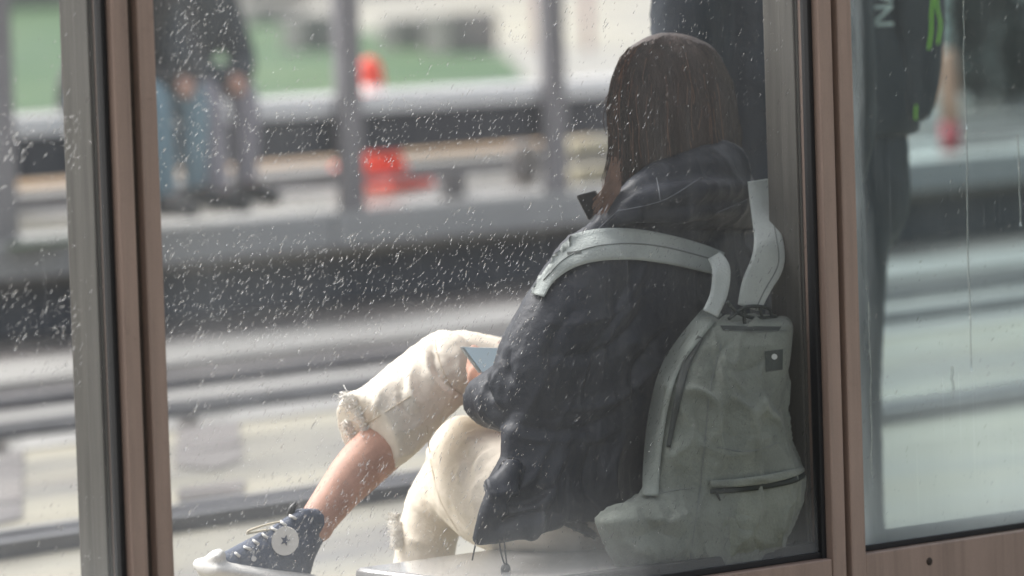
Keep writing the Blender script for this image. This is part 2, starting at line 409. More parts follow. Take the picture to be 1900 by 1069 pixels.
# far building: pale stone with windows
sF, tF = ST(700, -20, ZP)
bld = empty('building', bp(sF, tF, 0), 'pale stone building at the back beyond the lawn', 'building')
mb = MB(); mb.bbox(sF - 30, sF + 40, tF, tF + 8, 0, 9); mb.build('wall', M['facade'], bld)
for k in range(-8, 12):
    s = sF + k * 3.1
    f = MB(); f.bbox(s, s + 1.5, tF - .06, tF - .002, 1.3, 3.4); fo = f.build('window', M['stone'], bld)
    g = MB(); g.bbox(s + .12, s + 1.38, tF - .075, tF - .062, 1.42, 3.28); go = g.build('pane', M['window']); go.parent = fo
mb = MB(); mb.bbox(sF - 30, sF + 40, tF - .25, tF - .003, ZP, 1.0); mb.build('plinth', M['stone'], bld)
def block(px, py, wpx, hpx, label, name='stone_block', cat='stone block', m_='stone'):
    p = G(px, py, ZP); k = (p - CAM).dot(Fw) / FPX
    s_, t_ = p.dot(BD), p.dot(BN); W = wpx * k / math.cos(B) * .7; H = hpx * k
    mb = MB(); mb.bbox(s_ - W / 2, s_ + W / 2, t_, t_ + W * .5, ZP, ZP + H); o = mb.build(name, M[m_], bevel=.03)
    tag(o, label, cat, 'stone blocks on and beyond the platform'); return o
block(610, 95, 120, 70, 'grey stone block at the far edge of the lawn, left of the tall cone')
block(770, 92, 90, 60, 'grey stone block beyond the lawn, behind and right of the orange cone')
block(880, 100, 130, 78, 'large grey stone block beyond the lawn between the two rail posts')
block(520, 45, 130, 40, 'low grey stone block beyond the lawn, leftmost of the far blocks')
for px, lb in ((1000, 'thin pink marker post just left of the right rail post'), (1092, 'thin pink marker post right of the right rail post')):
    p = G(px, 95, ZP); mb = MB(); tube(mb, [p, p + Vector((0, 0, 1.1))], [.035, .035], n=3, seg=10, cap='none')
    tag(mb.build('marker_post', mat('pink_post', (.55, .32, .34), .6), smooth=True), lb, 'post', 'thin marker posts beyond the rail')

# ------------------------------------------------------------------ beam with posts people sit on
sb, zt = TV(780, 196, TB); sa = TV(1480, 160, TB)[0]; s_left = TV(-300, 250, TB)[0]
zt0 = zt
rl = empty('leaning_rail', bp(sb, TB, ZP), 'long dark rail beam with bright wet white top across the platform', 'railing')
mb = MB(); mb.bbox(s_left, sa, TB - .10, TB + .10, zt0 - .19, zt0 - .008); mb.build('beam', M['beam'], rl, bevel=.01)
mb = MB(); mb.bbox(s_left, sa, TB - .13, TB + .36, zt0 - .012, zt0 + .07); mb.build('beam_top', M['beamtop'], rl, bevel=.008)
mb = MB(); zz = TV(800, 330, TB)[1]; mb.bbox(s_left, sa, TB - .03, TB + .0, zz, zz + .035); mb.build('lower_tube', M['postg'], rl, bevel=.008)
for px in (4, 652, 1032, 1475):
    s_ = TV(px, 380, TB - .16)[0]
    mb = MB(); mb.bbox(s_ - .065, s_ + .065, TB - .19, TB - .135, ZP, 2.4); mb.build('post', M['postg'], rl, bevel=.008)

# traffic cone behind the beam
pc = G(716, 352, ZP)
cone = empty('traffic_cone', pc, 'orange traffic cone with a white band standing behind the wet rail beam', 'traffic cone')
kc = (pc - CAM).dot(Fw) / FPX; Hc = 246 * kc
def lathe(mb, base, prof, seg=24, lean=Vector((0, 0, 0))):
    vs_ = []; fs = []
    for r, z in prof:
        for k in range(seg):
            a = 2 * math.pi * k / seg; vs_.append(Vector(base) + Vector((r * math.cos(a), r * math.sin(a), z)) + lean * z)
    for i in range(len(prof) - 1):
        for k in range(seg):
            a = i * seg + k; b = i * seg + (k + 1) % seg; fs.append((a, b, b + seg, a + seg))
    fs.append(tuple(reversed(range(seg)))); fs.append(tuple((len(prof) - 1) * seg + k for k in range(seg)))
    mb.add(vs_, fs)
rb, rt = 52 * kc, 16 * kc
lean = Vector((-.09, 0, 0))
mb = MB(); lathe(mb, pc, [(rb, .04), (rb * .72, Hc * .28), (rb * .55, Hc * .60), (rt * 1.35, Hc * .76), (rt * 1.3, Hc * .93), (rt * .8, Hc * .99), (rt * .3, Hc)], lean=lean); mb.build('cone_body', M['orange'], cone, smooth=True)
mb = MB(); lathe(mb, pc, [(rb * .60, Hc * .56), (rt * 1.55, Hc * .79), (rt * 1.5, Hc * .791)], lean=lean); mb.build('reflective_band', M['conewhite'], cone, smooth=True)
mb = MB(); q = 72 * kc; mb.bbox(*[pc.dot(BD) - q * .8, pc.dot(BD) + q * .8], pc.dot(BN) - q, pc.dot(BN) + q * .8, ZP + .004, ZP + .05); mb.build('cone_base', M['orange'], cone, bevel=.012)
pc2 = G(632, 325, ZP); mb = MB(); ellipsoid(mb, pc2 + Vector((0, 0, .03)), (Vector((.05, 0, 0)), Vector((0, .05, 0)), Vector((0, 0, .035))), n=8)
tag(mb.build('litter', M['orange'], smooth=True), 'small red scrap on the platform just left of the middle rail post', 'litter')
block(768, 352, 60, 30, 'small pale block on the platform beside the base of the orange cone', m_='conewhite')
block(850, 372, 60, 60, 'dark grey block on the platform under the rail, right of the cone', m_='postg')
block(985, 340, 60, 75, 'blue-grey block on the platform under the rail, left of the right post', m_='stone')
block(1108, 300, 110, 42, 'upper pale concrete block right of the right rail post', m_='facade')
block(1112, 345, 110, 36, 'lower pale concrete block right of the right rail post', m_='facade')

# marker bollard, shrub and pale car seen in the right hand pane
pb = G(1764, 283, ZP); kb = (pb - CAM).dot(Fw) / FPX
bo = empty('bollard', pb, 'slim bollard with tan top and red foot behind the right hand pane', 'bollard')
mb = MB(); lathe(mb, pb, [(18 * kb, 0), (18 * kb, 55 * kb)], 18); mb.build('foot', mat('red_sleeve', (.50, .07, .09), .5), bo, smooth=True)
mb = MB(); lathe(mb, pb, [(16 * kb, 56 * kb), (17 * kb, 110 * kb), (15 * kb, 175 * kb), (11 * kb, 188 * kb), (4 * kb, 192 * kb)], 18); mb.build('shaft', mat('tan_sleeve', (.48, .27, .18), .6), bo, smooth=True)
def shrub(px, py, rpx, hpx, label, n=2200):
    p = G(px, py, ZP); k = (p - CAM).dot(Fw) / FPX; rnd = random.Random(px)
    root = empty('shrub', p, label, 'shrub', 'dark shrubs beyond the platform')
    mb = MB()
    for i in range(n):
        a = rnd.uniform(0, 6.28); h = rnd.random(); rr = rpx * k * (1 - .5 * h * h) * math.sqrt(rnd.random()) * (1 + .25 * math.sin(a * 3 + h * 5))
        c = p + Vector((rr * math.cos(a), rr * math.sin(a), .1 + h * hpx * k)); L = rnd.uniform(.06, .14)
        d = Vector((rnd.gauss(0, 1), rnd.gauss(0, 1), rnd.gauss(0, 1))).normalized(); e = d.orthogonal().normalized()
        mb.add([c - d * L, c + e * L * .4, c + d * L, c - e * L * .4], [(0, 1, 2, 3)])
    mb.build('foliage', M['leaf'], root)
    mb = MB(); tube(mb, [p, p + Vector((0, 0, hpx * k * .7))], [.05, .02], n=4, seg=8); mb.build('stem', M['postg'], root)
shrub(1822, 190, 62, 330, 'tall dark shrub behind the right hand pane, beside the slim bollard')
shrub(1885, 200, 40, 120, 'low dark shrub at the far right in front of the pale car', 500)
def car(px, py, label):
    p = G(px, py, ZP); c = empty('parked_car', p, label, 'car')
    s_, t_ = p.dot(BD), p.dot(BN)
    prof = [(0, .25), (0, .75), (.15, .9), (1.0, 1.0), (1.6, 1.45), (3.2, 1.48), (3.9, 1.05), (4.2, .95), (4.25, .3)]
    mb = MB(); n = len(prof); vs_ = []
    for tt, ins in ((0, 0), (1.7, 0)):
        for a, z in prof: vs_.append(bp(s_ + a, t_ + tt + (.15 if z > 1.2 and tt == 0 else (-.15 if z > 1.2 else 0)), ZP + z))
    fs = [tuple(range(n)), tuple(reversed(range(n, 2 * n)))] + [(i, i + n, (i + 1) % n + n, (i + 1) % n) for i in range(n)]
    mb.add(vs_, fs); mb.build('car_body', M['carpaint'], c, bevel=.04)
    for a, b in ((1.25, 2.2), (2.3, 3.4)):
        mb = MB(); mb.add([bp(s_ + a + .05, t_ - .012, ZP + .98), bp(s_ + b, t_ - .012, ZP + .98), bp(s_ + b - .05, t_ + .10, ZP + 1.36), bp(s_ + a + .35, t_ + .10, ZP + 1.36)], [(0, 1, 2, 3)]); mb.build('window', M['window'], c)
    for a in (.85, 3.35):
        for tt in (-.02, 1.5):
            mb = MB(); q = [bp(s_ + a + .31 * math.cos(x), t_ + tt, ZP + .31 + .31 * math.sin(x)) for x in np.linspace(0, 2 * math.pi, 20)[:-1]]
            q2 = [v + BN * .2 for v in q]; N = len(q); mb.add(q + q2, [tuple(range(N)), tuple(reversed(range(N, 2 * N)))] + [(i, i + N, (i + 1) % N + N, (i + 1) % N) for i in range(N)])
            wh = mb.build('wheel', M['rubber'], c)
            mb = MB(); q = [bp(s_ + a + .19 * math.cos(x), t_ + tt - .006, ZP + .31 + .19 * math.sin(x)) for x in np.linspace(0, 2 * math.pi, 14)[:-1]]; mb.add(q, [tuple(range(13))])
            rm = mb.build('rim', M['steel']); rm.parent = wh
car(1800, 150, 'pale green-grey parked car at the top right behind the wet glass')

# ================================================================== GLASS WALL
ZB0 = -.2
wall = empty('shelter_wall', wp(WS(1545, 534)[0], 0, 0), 'brown aluminium framed glass wall of the tram shelter, three rain-spotted panes', 'glass wall')
def sx(px, py=0, off=0.0): return WS(px, py, off)[0]
zbot = WS(1600, 1024)[1]
def mullion(e, zref=0):
    """e: pixel edges at image top: black start, brown1 start, groove start, brown2 start, end"""
    s0, s1, s2, s3, s4 = [sx(p, 0, -.03) for p in e]
    ztop = 3.0
    d = MB(); d.wbox(s1, s2, -.03, .03, 0, ztop); o = d.build('mullion_profile', M['brown'], wall, bevel=.003)
    d = MB(); d.wbox(s3, s4, -.03, .03, 0, ztop); d.build('mullion_profile', M['brown'], wall, bevel=.003)
    d = MB(); d.wbox(s2 + .0005, s3 - .0005, -.012, .03, 0, ztop); d.build('mullion_groove', M['groove'], wall)
    # small bead in the groove
    d = MB(); d.wbox(s2 + .002, s2 + .006, -.017, -.0125, 0, ztop); d.build('groove_lip', M['brown'], wall, bevel=.001)
    d = MB(); d.wbox(s1 - .012, s1 - .0006, -.012, .01, 0, ztop); d.build('gasket', M['rubber'], wall, bevel=.002)
    d = MB(); d.wbox(s4 + .0006, s4 + .008, -.010, .01, 0, ztop); d.build('gasket', M['rubber'], wall, bevel=.002)
    # deep inner post
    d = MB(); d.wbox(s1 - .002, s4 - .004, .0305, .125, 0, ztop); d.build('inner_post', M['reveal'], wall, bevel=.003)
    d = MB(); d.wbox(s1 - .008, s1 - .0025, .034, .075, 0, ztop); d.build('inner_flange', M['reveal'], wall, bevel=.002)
    for z in (.58, .95, 1.34):
        mb = MB(); c = wp((s2 + s3) / 2 + .001, -.0135, z); ellipsoid(mb, c, (WD * .005, WN * .002, Vector((0, 0, .006))), n=6); mb.build('screw', M['hole'], wall, smooth=True)
    return s0, s4
mA = mullion((198, 208, 237, 254, 285)); mB_ = mullion((1507, 1518, 1542, 1553, 1579))
m0 = (sx(-1260), sx(-1200))
d = MB(); d.wbox(sx(-1200, 0) - .12, sx(-1200, 0), -.03, .138, 0, 3.0); d.build('mullion_profile', M['brown'], wall, bevel=.003)
sR2 = mB_[1] + 1.6
d = MB(); d.wbox(sR2, sR2 + .12, -.03, .138, 0, 3.0); d.build('mullion_profile', M['brown'], wall, bevel=.003)
def botrail(s0, s1, zt_):
    d = MB(); d.wbox(s0 + .0012, s1 - .0012, -.027, .03, zt_ - .19, zt_); d.build('bottom_rail', M['brown'], wall, bevel=.003)
    d = MB(); d.wbox(s0 + .0012, s1 - .0012, -.0265, .13, 0, zt_ - .193); d.build('kick_panel', M['brown'], wall, bevel=.002)
    d = MB(); d.wbox(s0 + .0012, s1 - .0012, -.006, .006, zt_ + .001, zt_ + .012); d.build('gasket', M['rubber'], wall, bevel=.001)
    d = MB(); d.wbox(s0 + .0012, s1 - .0012, .031, .12, zt_ - .12, zt_ - .03); d.build('inner_sill', M['groove'], wall, bevel=.002)
    d = MB(); d.wbox(s0 + .0012, s1 - .0012, .012, .05, zt_ - .03, zt_ + .030); d.build('inner_shade_bead', M['rubber'], wall, bevel=.003)  # black gasket strip, raised so its colour stands in for shade under the bag
    d = MB(); d.wbox(s0 + .0012, s1 - .0012, -.027, .138, 2.7, 2.95); d.build('top_rail', M['brown'], wall, bevel=.003)
S_AL = sx(208, 0, -.03); S_AR = sx(285, 0, -.03); S_BL = sx(1518, 0, -.03); S_BR = sx(1579, 0, -.03)
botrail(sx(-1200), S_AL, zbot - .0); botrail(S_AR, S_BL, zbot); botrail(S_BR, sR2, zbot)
for px, py in ((1726, 1042),):
    s_, z_ = WS(px, py, -.03); mb = MB(); ellipsoid(mb, wp(s_, -.028, z_), (WD * .008, WN * .003, Vector((0, 0, .008))), n=8); mb.build('screw', M['hole'], wall, smooth=True)

def glassmat(name, film, tint, fogs, veil=(.8, .84, .86)):
    """dirty wet pane: mostly clear, a thin scattering film, fogged areas. fogs: list of (axis, from, to, amount) on (s,z)"""
    m = bpy.data.materials.new(name); m.use_nodes = True; n = m.node_tree.nodes; l = m.node_tree.links; n.clear()
    out = n.new('ShaderNodeOutputMaterial'); tr = n.new('ShaderNodeBsdfTransparent'); tr.inputs[0].default_value = (*tint, 1)
    gl = n.new('ShaderNodeBsdfGlossy'); gl.inputs['Roughness'].default_value = .03; gl.inputs[0].default_value = (1, 1, 1, 1)
    fr = n.new('ShaderNodeFresnel'); fr.inputs[0].default_value = 1.45
    df = n.new('ShaderNodeBsdfDiffuse'); df.inputs[0].default_value = (*veil, 1)
    tl = n.new('ShaderNodeBsdfTranslucent'); tl.inputs[0].default_value = (*veil, 1)
    am = n.new('ShaderNodeMixShader'); am.inputs[0].default_value = .5; l.new(df.outputs[0], am.inputs[1]); l.new(tl.outputs[0], am.inputs[2])
    tc = n.new('ShaderNodeTexCoord'); sep = n.new('ShaderNodeSeparateXYZ'); l.new(tc.outputs['UV'], sep.inputs[0])
    ns = n.new('ShaderNodeTexNoise'); ns.inputs['Scale'].default_value = 5; ns.inputs['Detail'].default_value = 6
    mp = n.new('ShaderNodeMapping'); mp.inputs['Scale'].default_value = (3.2, .55, 1); l.new(tc.outputs['UV'], mp.inputs[0]); l.new(mp.outputs[0], ns.inputs['Vector'])
    st = n.new('ShaderNodeTexNoise'); st.inputs['Scale'].default_value = 26; st.inputs['Detail'].default_value = 3
    mp2 = n.new('ShaderNodeMapping'); mp2.inputs['Scale'].default_value = (4, .08, 1); l.new(tc.outputs['UV'], mp2.inputs[0]); l.new(mp2.outputs[0], st.inputs['Vector'])
    def mth(op, a, b):
        q = n.new('ShaderNodeMath'); q.operation = op
        for i, x in enumerate((a, b)):
            if isinstance(x, (int, float)): q.inputs[i].default_value = x
            else: l.new(x, q.inputs[i])
        return q.outputs[0]
    f = mth('MULTIPLY', mth('ADD', mth('MULTIPLY', ns.outputs[0], 1.4), .3), film)
    f = mth('ADD', f, mth('MULTIPLY', mth('MAXIMUM', mth('SUBTRACT', st.outputs[0], .60), 0), film * 5))
    for ax, a, b, amt, pw in fogs:
        mr = n.new('ShaderNodeMapRange'); mr.inputs[1].default_value = a; mr.inputs[2].default_value = b; mr.inputs[3].default_value = 0; mr.inputs[4].default_value = 1
        src = sep.outputs[ax]
        src = mth('ADD', src, mth('MULTIPLY', mth('SUBTRACT', ns.outputs[0], .5), .12)); l.new(src, mr.inputs[0])
        f = mth('ADD', f, mth('MULTIPLY', mth('POWER', mr.outputs[0], pw), amt))
    f = mth('MINIMUM', f, .93)
    m1 = n.new('ShaderNodeMixShader'); l.new(f, m1.inputs[0]); l.new(tr.outputs[0], m1.inputs[1]); l.new(am.outputs[0], m1.inputs[2])
    m2 = n.new('ShaderNodeMixShader'); l.new(mth('MULTIPLY', fr.outputs[0], .22), m2.inputs[0]); l.new(m1.outputs[0], m2.inputs[1]); l.new(gl.outputs[0], m2.inputs[2])
    l.new(m2.outputs[0], out.inputs[0]); return m
def pane(s0, s1, material):
    me = bpy.data.meshes.new('glass_pane'); z0, z1 = zbot + .004, 2.705
    me.from_pydata([wp(s0, 0, z0), wp(s1, 0, z0), wp(s1, 0, z1), wp(s0, 0, z1)], [], [(0, 1, 2, 3)])
    uv = me.uv_layers.new(name='uv')
    for i, c in enumerate(((0, 0), (s1 - s0, 0), (s1 - s0, z1 - z0), (0, z1 - z0))): uv.data[i].uv = c
    me.update(); return put('glass_pane', me, material, wall)
# uv: metres along the pane, metres above its bottom
GL = glassmat('wet_glass_left', .028, (.95, .96, .96), [(1, .35, -.05, .14, 1.5)])
LM = S_BL - S_AR
GM = glassmat('wet_glass_middle', .027, (.95, .96, .965), [(1, .24, -.04, .32, 2.2), (0, .5, 0, .05, 1.0)])
GR = glassmat('wet_glass_right', .036, (.52, .645, .65), [(1, .62, -.04, .46, 1.5), (0, .07, -.0, .40, 1.5)], veil=(.78, .88, .90))
pane(sx(-1200) + .002, S_AL - .002, GL); pane(S_AR + .002, S_BL - .002, GM); pane(S_BR + .002, sR2 - .002, GR)

# bench along the inside of the wall
ZS = .395
bs0, bs1 = sx(840, 1050, .2), S_BL - .02
bench = empty('bench', wp(0, .3, 0), 'wet grey metal bench running along the inside of the glass', 'bench')
mb = MB(); mb.wbox(bs0, bs1, .052, .50, ZS - .04, ZS); mb.build('seat', M['bench'], bench, bevel=.012, seg=3)
for s_ in (bs0 + .2, bs1 - .3):
    mb = MB(); mb.wbox(s_, s_ + .06, .2, .42, 0, ZS - .041); mb.build('leg', M['postg'], bench, bevel=.006)

# ================================================================== PEOPLE
def fold(scale, amp, direction=None, st=3.0, seed=0, fine=0, sharp=1.0):
    """cloth: broad soft swells plus narrow tension ridges running along direction"""
    d = (direction or Vector((0, 0, 1))).normalized()
    def f(p, n):
        q = p - d * p.dot(d) * (1 - 1 / st)
        w_ = noise.noise_vector(p * scale * .45) * .35
        q = q * scale + w_ + Vector((seed, seed * 1.7, 0))
        a = noise.noise(q * .8); b = noise.noise(q * 1.25 + Vector((5, 3, 1))); c = noise.noise(q * 2.3 + Vector((1, 9, 4)))
        v = amp * (a * .55 + sharp * (.75 * max(0, 1 - abs(b) * 4.5) ** 1.6 * max(0, .35 + a) + .30 * max(0, 1 - abs(c) * 5) ** 1.5 * max(0, .3 - a)))
        if fine: v += fine * noise.noise(p * scale * 6)
        return v
    return f
def creases(base, L, mx=.02):
    """explicit folds given in image coordinates on top of the general ones: (x0, y0, x1, y1, width, height)"""
    def f(p, n):
        x, y = topx(p); v = base(p, n)
        for (x0, y0, x1, y1, wd, am) in L:
            if not (min(x0, x1) - 3 * wd < x < max(x0, x1) + 3 * wd and min(y0, y1) - 3 * wd < y < max(y0, y1) + 3 * wd): continue
            dx, dy = x1 - x0, y1 - y0; t = max(0, min(1, ((x - x0) * dx + (y - y0) * dy) / (dx * dx + dy * dy)))
            bend = math.sin(t * math.pi) * .18 * math.hypot(dx, dy); k = 1 / (math.hypot(dx, dy) + 1e-6)
            dd = abs(((x - x0) * -dy + (y - y0) * dx) * k - bend) if 0 < t < 1 else math.hypot(x - x0 - dx * t, y - y0 - dy * t)
            if dd < wd * 2.2: v += am * math.exp(-(dd / wd)) * math.sin(math.pi * min(.97, max(.06, t)))
        return max(-mx, min(mx, v))
    return f

# ---- seated woman -------------------------------------------------
HD = WN.copy(); LFT = -WD            # her forward and her left
woman = empty('person', wp(sx(1180, 900), .35, ZS), 'seated brown-haired woman in dark jacket and cream trousers, legs crossed, back to the glass', 'person')
# joints
lhip = Q(1070, 905, .42); lknee = Q(842, 838, 1.00); lank = Q(775, 1225, 1.02); 
rhip = Q(1180, 890, .50); rknee = Q(832, 672, .92); rank_ = Q(590, 958, .82)
# trousers
tb_ = MB()
# pelvis
tube(tb_, [Q(1270, 925, .50), Q(1150, 935, .48), Q(1060, 945, .48), Q(1015, 950, .52)], [.085, .085, .084, .075], depthr=[.10, .10, .12, .11], n=12)
# left (lower) thigh and shin
tube(tb_, [Q(1030, 950, .50), Q(945, 926, .68), Q(884, 886, .88), Q(866, 842, .97)], [.085, .112, .112, .080], depthr=[.10, .11, .10, .085], n=16)
tube(tb_, [Q(868, 855, .98), Q(822, 915, 1.0), Q(795, 990, 1.01), Q(782, 1100, 1.01), Q(778, 1165, 1.01)], [.074, .066, .062, .064, .066], depthr=[.075, .068, .065, .065, .065], n=16, cap='tuck')
# right (upper) thigh crossing and shin
tube(tb_, [Q(1200, 850, .55), Q(1050, 760, .70), Q(930, 700, .86), Q(848, 675, .92)], [.095, .085, .080, .070], depthr=[.10, .09, .085, .08], n=16)
tube(tb_, [Q(846, 674, .92), Q(800, 706, .91), Q(756, 746, .88), Q(715, 784, .86), Q(682, 806, .85)], [.078, .078, .082, .087, .087], depthr=[.08, .08, .082, .085, .080], n=16, cap='none')
TF = [(806, 612, 868, 738, 7, -.007), (790, 640, 842, 742, 6, .005), (768, 668, 786, 770, 9, .007), (755, 690, 770, 780, 6, -.005), (735, 700, 700, 790, 8, .005), (850, 660, 880, 730, 7, .005), (705, 760, 680, 850, 7, -.004), (730, 800, 790, 770, 6, .004), (720, 850, 785, 800, 8, .005),
      (905, 825, 868, 850, 5, .006), (900, 840, 862, 900, 5, -.005), (915, 835, 885, 900, 5, .007), (890, 820, 850, 835, 5, .005), (870, 850, 858, 905, 5, .006), (905, 880, 880, 950, 7, .005), (800, 800, 815, 870, 9, .004), (760, 900, 800, 960, 8, .004), (750, 985, 800, 1010, 6, .004), (830, 920, 870, 985, 9, -.005)]
tme = fuse(tb_, .0058, 5, creases(fold(9, .0085, Vector((-.6, .1, .5)), 3.0, 3, .0005, .9), [(a, b, c, d, w_, h * 1.6) for a, b, c, d, w_, h in TF]))
trousers = put('trousers', tme, M['trouser'], woman, True); tT = bvh(tme)
# seams and a knee fold whose crease shade is drawn as a brown line
for k, path in enumerate((((640, 812), (700, 775), (762, 735)), ((806, 612), (812, 660), (836, 715), (868, 738)), ((700, 872), (745, 880), (778, 852)), ((792, 790), (800, 860), (818, 930), (850, 985)))):
    pts = [onto(x, y, [tT], .0006) for x, y in [tuple(c) for c in catmull(path, 14)]]
    pts = [p for p in pts if p]
    if len(pts) > 3: wire(pts, .0011, n=len(pts)).build('seam', M['seam'], trousers, True)
# frayed hem threads (countless)
fr = MB(); rnd = random.Random(3)
def fray(cx, cy, ax_px, ang, off, cnt, lenpx, dirpx, spread=8):
    for i in range(cnt):
        u = rnd.uniform(-1, 1); b = rnd.gauss(0, 1) * spread
        x = cx + math.cos(ang) * ax_px * u + rnd.gauss(0, 1.5); y = cy + math.sin(ang) * ax_px * u + rnd.gauss(0, 1.5)
        base = onto(x - dirpx[0] * 8, y - dirpx[1] * 8, [tT], .001) or Q(x, y, off)
        dpt = (base - CAM).dot(Fw); L = rnd.uniform(.4, 1.2) * lenpx
        e = P(x + dirpx[0] * L + rnd.gauss(0, 5), y + dirpx[1] * L + rnd.gauss(0, 5), dpt + rnd.gauss(0, .01)); c = P(x + dirpx[0] * L * .5 + rnd.gauss(0, 4), y + dirpx[1] * L * .5 + rnd.gauss(0, 4), dpt)
        s_ = P(x - dirpx[0] * 6, y - dirpx[1] * 6, dpt)
        tube(fr, [s_, c, e], [.0009, .0007, .0004], n=4, seg=3, cap='none')
fray(684, 810, 84, R(66), .8, 200, 6, (-.85, .5), 2)
fray(643, 745, 16, R(80), .8, 70, 8, (-.9, .1), 4)
fray(648, 800, 20, R(75), .8, 80, 9, (-.9, .2), 5)
fray(738, 985, 32, R(85), .98, 200, 12, (-1, .1))
o = fr.build('frayed_hem', M['fray'], trousers); o['kind'] = 'stuff'

# body (one continuous mesh)
bd = MB()
headc = Q(1252, 205, .52)
fwd = (HD * .92 + Vector((0, 0, -.38)) + LFT * .12).normalized(); hup = (Vector((0, 0, 1)) + HD * .30).normalized(); hup = (hup - fwd * hup.dot(fwd)).normalized(); hl = hup.cross(fwd).normalized()
ellipsoid(bd, headc, (fwd * .095, hl * .076, hup * .112), 16)
ellipsoid(bd, headc + fwd * .045 - hup * .055, (fwd * .055, hl * .052, hup * .062), 12)          # jaw
tube(bd, [headc + fwd * .090 + hup * .015, headc + fwd * .112 - hup * .022], [.008, .013], n=4, seg=10)   # nose
tube(bd, [headc + fwd * .094 - hup * .055 - hl * .02, headc + fwd * .098 - hup * .055, headc + fwd * .094 - hup * .055 + hl * .02], [.005, .008, .005], n=6, seg=8)
for sg in (-1, 1):
    ellipsoid(bd, headc + hl * .077 * sg - hup * .01, (fwd * .018, hl * .010, hup * .03), 8)
    ellipsoid(bd, headc + fwd * .083 + hl * .031 * sg + hup * .008, (fwd * .012, hl * .014, hup * .010), 8)
neckb = Q(1255, 400, .48)
tube(bd, [headc - hup * .05 - fwd * .02, neckb], [.055, .062], n=6)
tube(bd, [Q(1245, 430, .50), Q(1225, 560, .51), Q(1205, 740, .50), Q(1160, 900, .48)], [.07, .105, .11, .12], depthr=[.05, .07, .08, .09], n=12)
lsh = Q(1085, 500, .36); rsh = Q(1385, 500, .60)
tube(bd, [lsh, Q(1240, 450, .48), rsh], [.045, .06, .045], n=8)
lelb = Q(1010, 760, .40); lwri = Q(905, 712, .62)
tube(bd, [lsh, lelb], [.05, .04], n=6); tube(bd, [lelb, lwri], [.038, .026], n=6)
relb = Q(1300, 760, .80); rwri = Q(980, 720, .86)
tube(bd, [rsh, relb], [.05, .04], n=6); tube(bd, [relb, rwri], [.038, .026], n=6)
tube(bd, [lhip, lknee], [.06, .045], n=8); tube(bd, [lknee, Q(795, 970, 1.01), Q(782, 1100, 1.01), lank], [.044, .036, .034, .032], n=8); tube(bd, [rhip, rknee], [.06, .045], n=8)
# bare right calf and ankle
tube(bd, [rknee, Q(735, 800, .85), Q(668, 868, .84), Q(628, 915, .83), Q(585, 972, .82)], [.045, .053, .051, .043, .036], depthr=[.045, .052, .048, .040, .034], n=18)
tube(bd, [Q(590, 975, .82), Q(540, 1000, .80), Q(450, 1035, .77)], [.034, .032, .022], n=10)
tube(bd, [lank, lank + HD * .16 - Vector((0, 0, .04))], [.036, .024], n=5)
# left hand holding the phone: palm and five fingers
def hand(bd, wrist, palm_end, fdir, curl, side, thumb_side):
    pc_ = (wrist + palm_end) / 2
    L = (palm_end - wrist); ln = L.normalized()
    tube(bd, [wrist, pc_, palm_end], [.024, .032, .034], depthr=[.016, .015, .013], n=6, seg=12)
    for i, (off, ln_) in enumerate(((-.027, .058), (-.009, .070), (.009, .066), (.026, .052))):
        b = palm_end + side * off - ln * .006; p1 = b + (ln * .75 + curl * .25).normalized() * ln_ * .42; p2 = p1 + (ln * .25 + curl * .95).normalized() * ln_ * .33; p3 = p2 + (curl * .8 - ln * .45).normalized() * ln_ * .25
        tube(bd, [b, p1, p2, p3], [.0088, .0082, .0075, .0062], n=8, seg=8)
    tb = wrist + L * .3 + side * .026 * thumb_side
    tube(bd, [tb, tb + (side * thumb_side * .6 + ln * .8).normalized() * .035, tb + (side * thumb_side * .2 + ln + curl * .35).normalized() * .062], [.012, .010, .0075], n=7, seg=8)
sidev = (Q(905, 660, .66) - Q(900, 720, .66)).normalized()
hand(bd, Q(925, 716, .64), Q(892, 697, .66), None, (Fw * .8 + UP * .4).normalized(), sidev, 1)
hand(bd, Q(985, 715, .84), Q(945, 690, .82), None, (-Fw * .2 + UP * .6 - RT * .4).normalized(), sidev, -1)
bme = fuse(bd, .0052, 2)
body = put('body', bme, M['skin'], woman, True)
for sg in (-1, 1):
    e = MB(); ellipsoid(e, headc + fwd * .0905 + hl * .031 * sg + hup * .008, (fwd * .006, hl * .010, hup * .006), 8); e.build('eye', M['black'], woman, True)

# jacket
jk = MB()
rows = [(372, 1150, 1398, .44, .07, .09), (400, 1108, 1408, .42, .10, .11), (440, 1062, 1428, .42, .12, .13), (490, 1018, 1446, .42, .135, .14), (550, 1002, 1458, .42, .145, .15),
        (620, 985, 1464, .42, .15, .16), (700, 965, 1466, .42, .15, .17), (780, 950, 1462, .42, .15, .18), (850, 940, 1448, .42, .155, .18), (905, 918, 1420, .43, .17, .18),
        (940, 908, 1390, .43, .175, .18), (962, 905, 1370, .44, .175, .17)]
rows = [tuple(list(r) + [r[3] + .08, r[3] - .04]) for r in rows]
outline_loft(jk, rows, 40, 2.2)
# left sleeve: shoulder -> elbow -> cuff
tube(jk, [Q(1095, 490, .36), Q(1045, 580, .35), Q(1000, 680, .36), Q(985, 745, .38)], [.075, .080, .082, .082], depthr=[.08, .08, .08, .08], n=12)
tube(jk, [Q(985, 738, .38), Q(950, 736, .44), Q(915, 742, .52), Q(893, 739, .57)], [.088, .072, .056, .042], depthr=[.08, .07, .055, .045], n=12, cap='tuck')
tube(jk, [Q(1395, 480, .56), Q(1385, 600, .62), Q(1300, 760, .80)], [.07, .075, .07], n=8); tube(jk, [Q(1300, 760, .80), Q(1120, 740, .84), Q(1005, 718, .85)], [.07, .055, .045], n=8, cap='tuck')
